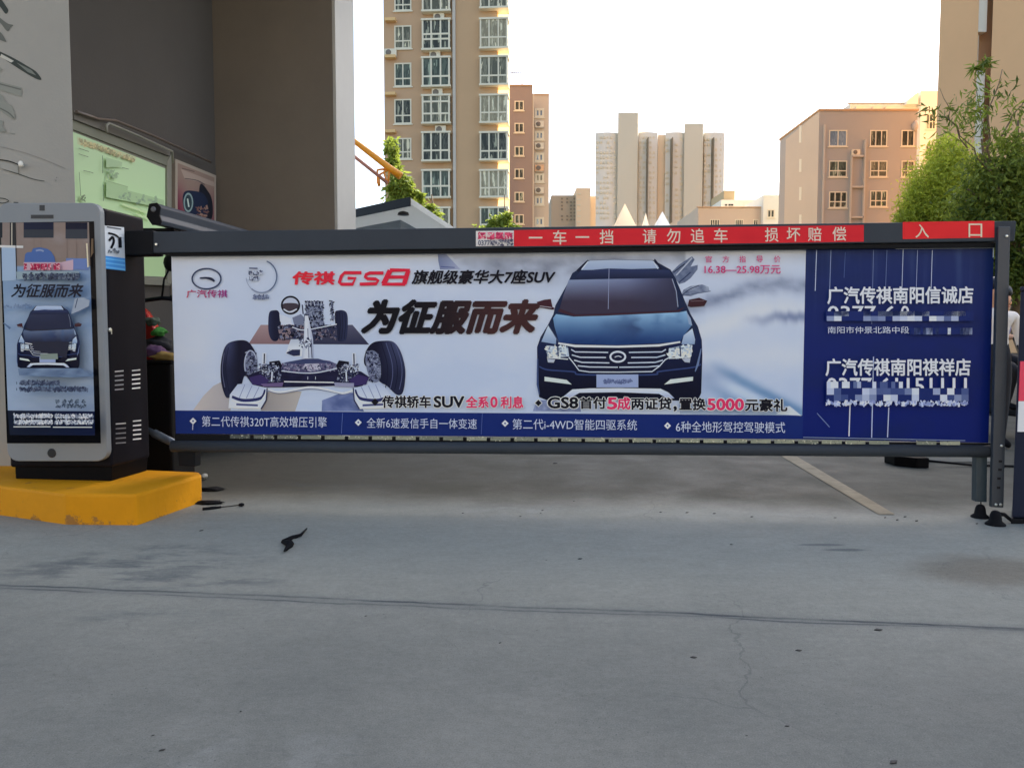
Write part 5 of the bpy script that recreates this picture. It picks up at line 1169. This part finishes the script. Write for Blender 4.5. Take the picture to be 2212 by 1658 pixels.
# white tent peaks
TN = [((675, 1275), (768, 1078), (866, 1275), (250, 224, 190), 'largest cream tent peak rising above the barrier beam'), ((918, 1275), (940, 1165), (972, 1275), (246, 226, 200), 'narrow cream tent peak between two wider ones'), ((1022, 1275), (1092, 1150), (1156, 1275), (228, 226, 222), 'white tent peak, right of the narrow one')]
for i, (l, t_, r_, c, lb) in enumerate(TN):
    Y = 45; pl, pt_, pr = P(*Z10(*l), Y), P(*Z10(*t_), Y), P(*Z10(*r_), Y); hw = (pr.x-pl.x)/2; cx = pt_.x; k = 1.0
    zb = pl.z-.6; k = (pt_.z-zb)/(pt_.z-pl.z); hw *= k
    t = thing('tent', (cx, Y+hw, 0), lb, 'tent', 'white tents behind the barrier')
    b = MB(); bmx = [Vector((cx+sx*hw, Y+hw+sy*hw, zb)) for sx, sy in ((-1, -1), (1, -1), (1, 1), (-1, 1))]; ap = Vector((cx, Y+hw*.6, pt_.z))
    midp = lambda p: p+(ap-p)*.5+Vector((0, 0, -.05*(pt_.z-zb)))
    ms_ = [midp(p) for p in bmx]
    for q in range(4):
        q2 = (q+1) % 4; b.face([bmx[q], bmx[q2], ms_[q2], ms_[q]]); b.face([ms_[q], ms_[q2], ap])
    for q in range(4): b.face([bmx[q], bmx[(q+1) % 4], bmx[(q+1) % 4]-Vector((0, 0, .4)), bmx[q]-Vector((0, 0, .4))])
    b.build('canopy', translucent('tent_%d' % i, tuple(min(.92, lin(q_)**.6*.95) for q_ in c), .6), t)
    for q in bmx: b = MB(); b.tube([q, Vector((q.x, q.y, 0))], .04, 6); b.build('pole', M_bolt, t)
# ---- four storey block on the right
RB = Fac(1768, 76, 0)
rb = RB.root('four_storey_block', 1870, 'four storey rose tan block with a flank coloured paler for reflected light and sloped roof end', 'apartment block')
uR = Z11(1100, 800)[0]; vT = Z11(400, 771)[1]
a0, zt = RB.az(1770, vT+1); a1 = RB.az(uR, vT)[0]
b = MB(); RB.box(b, a0, a1, 0, 11, 0, zt); b.build('wall', M_rose2, rb)
# flank that turns away to the left: top edge falls with the roof slope
q = [(1695, Z11(170, 972)[1]), (1768.5, vT+1)]
pF = RB.W(a0, .0, 0); dF = 9.0
uL, vL = q[0]; pB = P(uL, 420, 76+7); zB = P(uL, vL, 76+7).z
b = MB(); f = [Vector((pB.x, pB.y, 0)), Vector((pF.x, pF.y+.01, 0)), Vector((pF.x, pF.y+.01, zt)), Vector((pB.x, pB.y, zB))]; b.hexa(f, [p+Vector((1.2, .6, 0)) for p in f]); b.build('flank_wall', M_peach, rb)  # peach tone: brightness of reflected light put into the colour
FN = Vector((pF.y-pB.y, -(pF.x-pB.x), 0)).normalized(); FN = FN if FN.y < 0 else -FN
for y0, y1 in ((875, 995), (1108, 1198), (1303, 1395), (1495, 1600)):
    f = [PL(*Z11(x, y), pB+FN*.02, FN) for x, y in ((272, y1), (288, y1), (290, y0), (274, y0))]; b = MB(); b.hexa(f, [p-FN*.05 for p in f]); wn = b.build('flank_window', M_fr, rb)
b = MB(); RB.box(b, a0-.1, a1+.05, -.12, 11.1, zt+.003, zt+.18); b.build('parapet', M_tan2, rb)
for x, y0 in ((444, 868),): b = MB(); RB.pbox(b, *Z11(x-6, y0), *Z11(x+6, 1700), -.2, -.02); b.build('drain_pipe', M_cream, rb)
for x0, y0, x1, y1 in ((632, 1086, 640, 1700), (724, 972, 734, 1700), (640, 1078, 724, 1092), (640, 1294, 724, 1307), (640, 1506, 724, 1518)): b = MB(); RB.pbox(b, *Z11(x0, y0), *Z11(x1, y1), -.35, -.02); b.build('pilaster_frame', M_cream, rb)
for (x0, x1), ys, cl in (((480, 606), (907, 1120, 1335), (2, 2, 3)), ((766, 886), (907, 1120, 1328), (3, 2, 3)), ((984, 1075), (907, 1120, 1335), (2, 2, 2))):
    for i, y in enumerate(ys): u0, v0 = Z11(x0, y); u1, v1 = Z11(x1, y+114); window(RB, rb, u0, v0, u1, v1, cl[i], [.62] if i else [], GLB if (i == 0 and x0 < 500) else GL[(i+int(x0/250)) % 3], fw=.1)
aircon(RB, *Z11(672, 1060), 'air conditioner on the frame between the windows of the four storey block', 18, 13)
b = MB(); p = RB.W(RB.az(*Z11(1076, 880))[0], -.15, RB.az(*Z11(1076, 880))[1]); b.blob(p, (.3, .3, .5), 2, .2, 2); b.build('pipe_hopper', M_cream, rb)
# roof sheds and white stair head behind it
RW = Fac(1990, 92, 0)
rw = RW.root('white_block', 1990, 'white block with a higher stair head behind the four storey block', 'apartment block')
def pb11(fc, par, nm, x0, y0, x1, y1, d0, d1, m): b = MB(); fc.pbox(b, *Z11(x0, y0), *Z11(x1, y1), d0, d1); return b.build(nm, m, par)
pb11(RW, rw, 'stair_head', 1104, 633, 1290, 1900, 0, 9, M_wht); pb11(RW, rw, 'roof_deck', 620, 722, 1104, 1500, 1, 9, M_wht); pb11(RW, rw, 'roof_rail', 612, 716, 1040, 724, .6, .8, mat('antenna_grey', (0, 0, 0)))
for x in (670, 790, 880): pb11(RW, rw, 'roof_unit', x, 742, x+50, 775, .3, .95, M_fr)
b = MB(); s4 = [RW.W(*((lambda q: (q[0], .02, q[1]))(RW.az(*Z11(x, y))))) for x, y in ((1020, 725), (1104, 725), (1104, 640), (1030, 700))]; b.hexa(s4, [p+Vector((0, 5, 0)) for p in s4]); b.build('stair_slope', M_wht, rw)
u0, v0 = Z11(1156, 796); u1, v1 = Z11(1225, 902); window(RW, rw, u0, v0, u1, v1, 3, [.5], GL[2], fw=.1); u0, v0 = Z11(1150, 1010); u1, v1 = Z11(1200, 1115); window(RW, rw, u0, v0, u1, v1, 2, [], GL[2], fw=.1)
# ---- tall tan tower, right: it throws the shade this lane stands in
RT = Fac(2020, 55, 0, 300)
rt = RT.root('apartment_tower', 2150, 'tall blank tan tower at the right with one narrow glazed slot', 'apartment block')
aa0 = RT.az(2021, 330)[0]; s0, s1 = RT.az(2113, 60)[0], RT.az(2136, 60)[0]
M_rt = mat('right_tower_tan', (.84, .475, .23), raw=True, rough=.9, spec=.12, var=.05, scale=.2, bump=.1, bscale=3)
wg = [RT.W(aa0, 0, 0), RT.W(s0, 0, 0), RT.W(s0, 24, 0), RT.W(s0-.5, 24, 0)]
wg = [RT.W(aa0, 0, 0), RT.W(s0, 0, 0), RT.W(s0+8.5, 14, 0), RT.W(aa0+9.0, 14, 0)]     # the block turns away, so its left end is never seen
b = MB(); b.prism([(p.x, p.y) for p in wg], 0, 66); b.build('left_wing', M_rt, rt)
b = MB(); b.prism([(q_.x, q_.y) for q_ in (RT.W(s1, -.4, 0), RT.W(aa0+95, -.4, 0), RT.W(aa0+95, 16, 0), RT.W(s1+10, 16, 0))], 0, 66); b.build('right_wing', M_rt, rt)
b = MB(); RT.box(b, s0+.002, s1+1.3, 1.2, 2.0, 0, 65.8); b.build('recess', M_tan2, rt)
zq = lambda v: RT.az(2124, v)[1]
b = MB(); RT.box(b, s0+.003, s1-.003, .25, 1.19, zq(66), 63); b.build('white_panel', M_wht, rt)
b = MB(); RT.box(b, s0+.05, s1-.3, .6, 1.18, zq(140), zq(67)); o = b.build('slot_window', M_fr, rt)
b = MB(); RT.box(b, s0+.12, s1-.42, .55, .59, zq(122), zq(70)); b.build('pane', GLB, o)
b = MB(); RT.box(b, s0+.003, s1-.003, .25, 1.19, zq(330), zq(150)); b.build('white_panel', M_wht, rt)

# ------------------------------------------------------------------ trees and plants
def leaf_mat(name, c1, c2, tr=.35):
    m = bpy.data.materials.new(name); m.use_nodes = True; N = m.node_tree.nodes; L = m.node_tree.links; bs = N['Principled BSDF']
    a = N.new('ShaderNodeVertexColor'); a.layer_name = 'leaf'
    bs.inputs['Roughness'].default_value = .5; bs.inputs['Specular IOR Level'].default_value = .3
    L.new(a.outputs[0], bs.inputs['Base Color'])
    t = N.new('ShaderNodeBsdfTranslucent'); L.new(a.outputs[0], t.inputs[0]); x = N.new('ShaderNodeMixShader'); x.inputs[0].default_value = tr
    out = [n for n in N if n.type == 'OUTPUT_MATERIAL'][0]; L.new(bs.outputs[0], x.inputs[1]); L.new(t.outputs[0], x.inputs[2]); L.new(x.outputs[0], out.inputs[0])
    m['c1'] = c1; m['c2'] = c2
    return m
def foliage(name, par, blobs, n, size, m, seed, asp=.45, clump=.35, droop=.3):
    """leaf blades scattered in clumps through the given ellipsoids; blobs = (centre, radii, weight, tint)"""
    r2 = random.Random(seed); V = []; Fc = []; Cc = []
    root = par
    while root.parent is not None: root = root.parent
    Wm = ROOTM[root.name]; tot = sum(b_[2] for b_ in blobs); c1, c2 = m['c1'], m['c2']
    for cen, rad, wt, tint in blobs:
        k = int(n*wt/tot); nc = max(4, k//22)
        for _ in range(nc):
            while True:
                q = Vector((r2.uniform(-1, 1), r2.uniform(-1, 1), r2.uniform(-1, 1)))
                if q.length < 1 and r2.random() < .25+.75*q.length: break
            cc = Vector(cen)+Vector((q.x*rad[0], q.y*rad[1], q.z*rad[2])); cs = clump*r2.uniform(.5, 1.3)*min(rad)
            ct = r2.random()*.6+.4*tint
            for _ in range(22):
                p = cc+Vector((r2.gauss(0, cs), r2.gauss(0, cs), r2.gauss(0, cs*.8)))*.6
                s_ = size*r2.uniform(.6, 1.3); d = Vector((r2.uniform(-1, 1), r2.uniform(-1, 1), r2.uniform(-1, .6)-droop)).normalized()
                sd_ = d.cross(Vector((r2.uniform(-1, 1), r2.uniform(-1, 1), r2.uniform(-1, 1)))).normalized()*s_*asp*.5
                nn = d.cross(sd_).normalized()*s_*.08; i = len(V)
                V += [Wm @ x for x in (p, p+d*s_*.4+sd_+nn, p+d*s_, p+d*s_*.4-sd_+nn)]
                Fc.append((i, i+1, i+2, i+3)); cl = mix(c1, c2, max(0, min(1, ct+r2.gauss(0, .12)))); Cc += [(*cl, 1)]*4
    me = bpy.data.meshes.new(name); me.from_pydata(V, [], Fc); a = me.color_attributes.new('leaf', 'FLOAT_COLOR', 'POINT'); a.data.foreach_set('color', [c for q in Cc for c in q]); me.materials.append(m)
    o = bpy.data.objects.new(name, me); COL.objects.link(o); o.parent = par; return o
M_bark = mat('tree_bark', (92, 78, 64), .9, var=.2, scale=8, bump=.4, bscale=20)
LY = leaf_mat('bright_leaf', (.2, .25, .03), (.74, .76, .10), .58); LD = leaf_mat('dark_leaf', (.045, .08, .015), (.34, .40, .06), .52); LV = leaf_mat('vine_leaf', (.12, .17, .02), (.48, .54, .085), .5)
def limb(b, p0, p1, r0, r1, seed, n=6, wob=.08):
    r2 = random.Random(seed); p0, p1 = Vector(p0), Vector(p1); L_ = (p1-p0).length; pts = []
    for i in range(n+1): t = i/n; pts.append(p0+(p1-p0)*t+Vector((r2.gauss(0, 1), r2.gauss(0, 1), r2.gauss(0, .5)))*wob*L_*math.sin(math.pi*t)*.5)
    b.tube(pts, [r0+(r1-r0)*i/n for i in range(n+1)], 7); return pts
def Q(u, v, Y): return P(u, v, Y)
def tree(name, label, base, limbs, blobs, n, size, m, seed, cat='tree', **kw):
    t = thing(name, base, label, cat); b = MB()
    for i, l in enumerate(limbs): limb(b, *l, seed*10+i)
    b.build('trunk', M_bark, t); foliage('crown', t, blobs, n, size, m, seed, **kw); return t
# feathery bright tree in front of the right tower
Y = 15
bc = Q(2050, 730, Y); base = Vector((bc.x, Y, 0))
def eb(u, v, ru, rv, wt, tint, Y, ry=None): s = Y/F; return (Q(u, v, Y), (ru*s, (ry or (ru+rv)/2*s), rv*s), wt, tint)
tree('feathery_tree', 'feathery yellow green tree in front of the right tower', base, [(base, Q(2050, 560, Y), .12, .08), (Q(2050, 560, Y), Q(2030, 330, Y), .08, .015), (Q(2050, 540, Y), Q(2100, 380, Y), .07, .015), (Q(2050, 560, Y), Q(1985, 440, Y), .06, .012), (Q(2040, 520, Y), Q(2070, 330, Y), .05, .012)],
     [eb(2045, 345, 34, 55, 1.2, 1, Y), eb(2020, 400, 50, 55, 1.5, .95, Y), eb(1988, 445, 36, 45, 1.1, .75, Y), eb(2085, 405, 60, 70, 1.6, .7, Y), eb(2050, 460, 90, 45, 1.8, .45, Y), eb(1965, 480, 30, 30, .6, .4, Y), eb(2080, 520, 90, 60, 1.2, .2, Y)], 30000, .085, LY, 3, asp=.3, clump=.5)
# dark broadleaf tree at the right edge
Y = 11.5
bc = Q(2190, 730, Y); base = Vector((bc.x+.3, Y, 0))
tree('broadleaf_tree', 'dark broadleaf tree with bare twigs at the right edge, behind the navy cabinet', base, [(base, Q(2185, 520, Y), .13, .09), (Q(2185, 520, Y), Q(2120, 300, Y), .07, .012), (Q(2185, 540, Y), Q(2200, 260, Y), .07, .015), (Q(2170, 480, Y), Q(2080, 400, Y), .04, .01), (Q(2180, 500, Y), Q(2230, 380, Y), .06, .015), (Q(2130, 330, Y), Q(2165, 150, Y), .016, .005), (Q(2150, 380, Y), Q(2040, 250, Y), .016, .004), (Q(2140, 350, Y), Q(2105, 170, Y), .014, .004), (Q(2090, 320, Y), Q(2030, 190, Y), .01, .003), (Q(2160, 300, Y), Q(2225, 190, Y), .014, .004)],
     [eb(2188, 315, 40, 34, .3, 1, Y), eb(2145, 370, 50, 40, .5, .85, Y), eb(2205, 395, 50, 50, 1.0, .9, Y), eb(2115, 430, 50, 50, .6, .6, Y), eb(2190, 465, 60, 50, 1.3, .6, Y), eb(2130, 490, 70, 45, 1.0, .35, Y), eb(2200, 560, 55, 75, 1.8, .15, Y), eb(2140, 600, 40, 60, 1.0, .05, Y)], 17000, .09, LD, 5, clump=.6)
# sparse leaves on the bare upper twigs
t = bpy.data.objects['broadleaf_tree']
foliage('upper_leaves', t, [eb(2120, 200, 55, 45, 1, .9, Y), eb(2060, 235, 40, 35, .7, .4, Y), eb(2110, 260, 60, 40, .9, .5, Y), eb(2185, 210, 30, 40, .6, .5, Y), eb(2118, 135, 14, 14, .18, 1, Y)], 420, .15, LD, 8, asp=.2, clump=.9)
# climbers and shrubs at the foot of the left tower
Y = 26
def plant(name, label, u, blobs, n, sz, m, sd_, cat='shrub'):
    p = Q(u, 700, Y); tree(name, label, (p.x, Y, 0), [((p.x, Y, 0), Q(u+2, 420, Y), .06, .02)], blobs, n, sz, m, sd_, cat)
plant('climbing_plant', 'leafy yellow green climber by the yellow boom at the corner of the left tower', 852, [eb(846, 322, 12, 22, .7, .9, Y), eb(850, 362, 13, 20, .7, .8, Y), eb(866, 400, 22, 26, 1.4, .6, Y), eb(852, 425, 18, 28, 1.2, .5, Y), eb(880, 430, 14, 26, .9, .55, Y)], 3600, .2, LV, 21, 'plant')
plant('garden_shrub', 'yellow green shrub behind the right slope of the booth roof', 930, [eb(928, 458, 14, 16, .8, .7, Y), eb(940, 466, 10, 12, .6, .5, Y), eb(907, 424, 5, 12, .3, .9, Y), eb(935, 500, 22, 26, 1, .4, Y)], 1500, .2, LV, 22)
Y = 30
plant('garden_shrub', 'small rounded green shrub above the beam at the foot of the bay windows', 1088, [eb(1082, 480, 22, 18, 1, .5, Y), eb(1092, 470, 12, 12, .5, .7, Y), eb(1060, 505, 36, 20, 1, .3, Y), eb(1105, 505, 36, 20, 1, .35, Y)], 2400, .2, LV, 23)

# ------------------------------------------------------------------ people and scooter behind the free end of the barrier
def person(label, x, y, rz, pose, shirt, pants, hairc):
    """one continuous skinned body, coloured by clothing; hair is a child"""
    t = thing('person', (0, 0, 0), label, 'person')
    if pose == 'stand':
        J = {'pel': (0, 0, .86), 'wai': (0, 0, 1.0), 'che': (0, -.01, 1.18), 'nec': (0, 0, 1.34), 'hed': (0, -.01, 1.43), 'crn': (0, -.01, 1.55), 'shl': (-.17, 0, 1.27), 'elb': (-.24, .02, 1.0), 'wri': (-.25, -.1, .8), 'han': (-.25, -.13, .71), 'hip': (-.09, 0, .82), 'kne': (-.1, -.01, .46), 'ank': (-.1, .02, .08), 'toe': (-.11, -.15, .035)}
    else:
        J = {'pel': (0, .2, .84), 'wai': (0, .2, .98), 'che': (0, .17, 1.17), 'nec': (0, .15, 1.33), 'hed': (0, .12, 1.42), 'crn': (0, .11, 1.54), 'shl': (-.18, .16, 1.26), 'elb': (-.27, -.02, 1.05), 'wri': (-.28, -.27, 1.06), 'han': (-.28, -.35, 1.06), 'hip': (-.1, .17, .82), 'kne': (-.14, -.2, .74), 'ank': (-.15, -.12, .36), 'toe': (-.15, -.26, .33)}
    Rr = {'pel': (.13, .1), 'wai': (.12, .09), 'che': (.145, .1), 'nec': (.05, .05), 'hed': (.075, .085), 'crn': (.07, .08), 'shl': (.06, .06), 'elb': (.042, .042), 'wri': (.03, .03), 'han': (.036, .022), 'hip': (.085, .085), 'kne': (.055, .055), 'ank': (.038, .038), 'toe': (.035, .025)}
    E_ = [('pel', 'wai'), ('wai', 'che'), ('che', 'nec'), ('nec', 'hed'), ('hed', 'crn')]; names = ['pel', 'wai', 'che', 'nec', 'hed', 'crn']
    vs = [Vector(J[k]) for k in names]; rs = [Rr[k] for k in names]; es = [(names.index(a_), names.index(b_)) for a_, b_ in E_]
    for s in (1, -1):
        prev = 2
        for k in ('shl', 'elb', 'wri', 'han'): vs.append(Vector((J[k][0]*s, J[k][1], J[k][2]))); rs.append(Rr[k]); es.append((prev, len(vs)-1)); prev = len(vs)-1
        hand = prev
        for f_ in range(5):
            off = Vector(((f_-2)*.016*s, 0, 0)) if f_ < 4 else Vector((.04*s, -.01, .03)); dn = Vector((0, -.03, -.075)) if pose == 'stand' else Vector((0, -.05, -.05))
            p_ = vs[hand]+off; vs.append(p_+dn*.55); rs.append((.01, .01)); es.append((hand, len(vs)-1)); vs.append(p_+dn*(1.0 if f_ < 4 else .8)+Vector((0, .012, -.012))); rs.append((.008, .008)); es.append((len(vs)-2, len(vs)-1))
        prev = 0
        for k in ('hip', 'kne', 'ank', 'toe'): vs.append(Vector((J[k][0]*s, J[k][1], J[k][2]))); rs.append(Rr[k]); es.append((prev, len(vs)-1)); prev = len(vs)-1
    me = bpy.data.meshes.new('cage'); me.from_pydata(vs, es, []); o = bpy.data.objects.new('cage', me); COL.objects.link(o)
    o.modifiers.new('s', 'SKIN'); o.modifiers.new('d', 'SUBSURF').levels = 2
    for i, r_ in enumerate(rs): o.data.skin_vertices[0].data[i].radius = r_
    o.data.skin_vertices[0].data[0].use_root = True
    bm_ = bpy.data.meshes.new_from_object(o.evaluated_get(bpy.context.evaluated_depsgraph_get())); bpy.data.objects.remove(o)
    bm_.name = 'body'
    for m_ in (mat('skin_tone', (164, 122, 98), .55), shirt, pants, M_rub): bm_.materials.append(m_)
    for f_ in bm_.polygons:
        c = f_.center; f_.use_smooth = True; zw = J['wai'][2]-.02
        far = abs(c.x) > .2 and c.y < J['elb'][1]+ .03
        if c.z < J['ank'][2]+.02 and c.z < .6: i = 3
        elif c.z > J['nec'][2]-.01 or (abs(c.x) > .2 and (c-Vector((math.copysign(J['wri'][0], c.x), J['wri'][1], J['wri'][2]))).length < .17): i = 0
        elif c.z > zw or abs(c.x) > .215 and c.z > .9: i = 1
        else: i = 2
        f_.material_index = i
    bo = bpy.data.objects.new('body', bm_); COL.objects.link(bo); bo.parent = t
    hx = Vector(J['crn'])
    b = MB(); b.blob(hx+Vector((0, .025, .0)), (.088, .1, .085), 4, .08); b.build('hair', hairc, t)
    b = MB(); h_ = Vector(J['hed'])
    b.blob(h_+Vector((0, -.088, .0)), (.014, .02, .022), 1, .05, 2); b.build('nose', mat('skin_tone', (0, 0, 0)), t)
    for s in (1, -1):
        b = MB(); b.blob(h_+Vector((s*.03, -.077, .03)), (.012, .008, .007), 1, .02, 2); b.build('eye', mat('eye_dark', (30, 24, 22), .3), t)
        b = MB(); b.blob(h_+Vector((s*.077, .005, .015)), (.012, .022, .032), 1, .05, 2); b.build('ear', mat('skin_tone', (0, 0, 0)), t)
    b = MB(); b.blob(h_+Vector((0, -.079, -.035)), (.024, .008, .007), 1, .03, 2); b.build('mouth', mat('lip_tone', (136, 84, 74), .5), t)
    t.location = (x, y, 0); t.rotation_euler = (0, 0, rz); return t
M_lav = mat('lavender_shirt', (122, 114, 150), .85, var=.08, scale=8); M_ws = mat('white_shirt', (204, 200, 204), .85, var=.05, scale=8); M_pt = mat('black_trousers', (22, 22, 26), .8); M_hair = mat('black_hair', (18, 16, 16), .5)
xB = P(2186, 690, 8.2).x
scooter('black scooter behind the navy cabinet, ridden by the person in lavender', (mat('black_scooter_paint', (16, 16, 19), .4, spec=.2), M_seat), (xB, 8.2, 0), R(12))
person('person in a lavender shirt seated on the black scooter behind the end post', xB, 8.2, R(12), 'sit', M_lav, M_pt, M_hair)
xA = P(2149, 690, 7.4).x
person('person with black hair and a white shirt standing mostly hidden behind the end post', xA, 7.4, R(-10), 'stand', M_ws, M_pt, M_hair)

# ------------------------------------------------------------------ small things on the ground
pb_ = H(1960, 1011); pl_ = thing('cable_plinth', pb_, 'low black plinth with a cable behind the right end of the banner', 'plinth')
x0, x1 = H(1915, 1000).x, H(2004, 1010).x
b = MB(); b.prism([(x0, pb_.y+.12), (x0+.12, pb_.y), (x1, pb_.y), (x1, pb_.y+.3), (x0, pb_.y+.3)], 0, .085, .01); b.build('block', mat('black_plinth', (20, 19, 24), .5), pl_)
b = MB(); b.box(x0+.2, x1+.7, pb_.y+.31, pb_.y+.75, .0, .06, .006); b.build('steel_plate', mat('plate_grey', (120, 124, 130), .45, var=.1), pl_)
b = MB(); b.tube([Vector((x1, pb_.y+.1, .05)), Vector((x1+.4, pb_.y+.08, .012)), Vector((x1+1.2, pb_.y-.05, .012))], .01, 6); b.build('cable', M_rub, pl_)
M_leaf = mat('dry_leaf', (40, 40, 42), .8)
specks = [(1199, 1001, 7), (1172, 1102, 4), (1427, 1106, 4), (1484, 1107, 5), (1543, 1109, 5), (1624, 1116, 5), (1253, 1207, 7), (1804, 1118, 4), (1912, 1118, 5), (1938, 1123, 6), (1980, 1125, 6), (1955, 1116, 5), (1897, 1361, 11), (1498, 1420, 10), (1725, 1405, 9), (1580, 1176, 5), (1930, 1647, 14), (1168, 1108, 3), (1124, 1115, 4), (1000, 1108, 4), (435, 1146, 6), (330, 1588, 5), (520, 1536, 6), (1180, 1210, 3), (2110, 1131, 5), (1240, 1082, 3), (1080, 1388, 5), (1700, 1568, 7), (1613, 1588, 4), (790, 1330, 4), (350, 1620, 9)]
b = MB()
q = [Vector(p) for p in ((-1, 0, .0), (-.3, .45, .25), (.5, .3, .1), (1, 0, .3), (.4, -.4, .1), (-.4, -.35, .22))]
b.hexa(q, [p-Vector((0, 0, .14)) for p in q]); lf = b.build('dry_leaf', M_leaf, None, 'small dark dry leaf lying flat on the grey concrete', 'leaf', 'dry leaves on the concrete')
for i, (u, v, s) in enumerate(specks):
    p = H(u, v); sc = s*math.hypot(p.x, p.y)/F*.72
    o = lf if i == 0 else lf.copy()
    if i: COL.objects.link(o)
    o.location = (p.x, p.y, sc*.13); o.scale = (sc, sc, sc); o.rotation_euler = (0, 0, rd.uniform(-.7, .7))
# twisted black strip, dropped strap by the island
cr = [Z for Z in ((1325, 375), (1300, 402), (1262, 414), (1240, 424), (1225, 432), (1254, 442), (1240, 460), (1228, 472))]
zg = lambda x, y: ((x/1.6582)*.82909, (1150+y/1.6582)*.82909)
b = MB(); pth = [H(*zg(*c), .006+.01*(i % 2)) for i, c in enumerate(cr)]; b.tube(pth, [.004, .008, .012, .011, .014, .02, .012, .004], 6); b.build('torn_strip', M_rub, None, 'torn black rubber strip twisted on the concrete, in front of the barrier', 'strip')
b = MB(); pth = [H(*zg(*c), .008) for c in ((875, 291), (915, 287), (955, 282))]; b.tube(pth, [.009, .011, .006], 6); b.tube([pth[-1], H(*zg(1000, 278), .006), H(*zg(1036, 272), .008)], .003, 6); b.blob(H(*zg(1043, 272), .012), (.02, .012, .012), 2, .2, 2); b.build('dropped_strap', M_rub, None, 'dropped black strap with a knob end by the yellow island', 'strap')
for (x, y), r_, lb in (((900, 205), (.1, .05, .012), 'flat black scrap by the back corner of the yellow island'), ((905, 262), (.09, .04, .01), 'flat black scrap by the near corner of the yellow island, next to the strap')):
    b = MB(); b.blob(H(*zg(x, y), .008), r_, x, .6, 3, 1.7); b.build('rubber_scrap', M_rub, None, lb, 'scrap')
b = MB(); c = H(441, 1028, .03); b.blob(c, (.022, .04, .02), 3, .2, 3); b.build('white_pebble', mat('pebble_grey', (112, 114, 116), .7), None, 'rounded white stone against the back of the yellow island', 'stone')
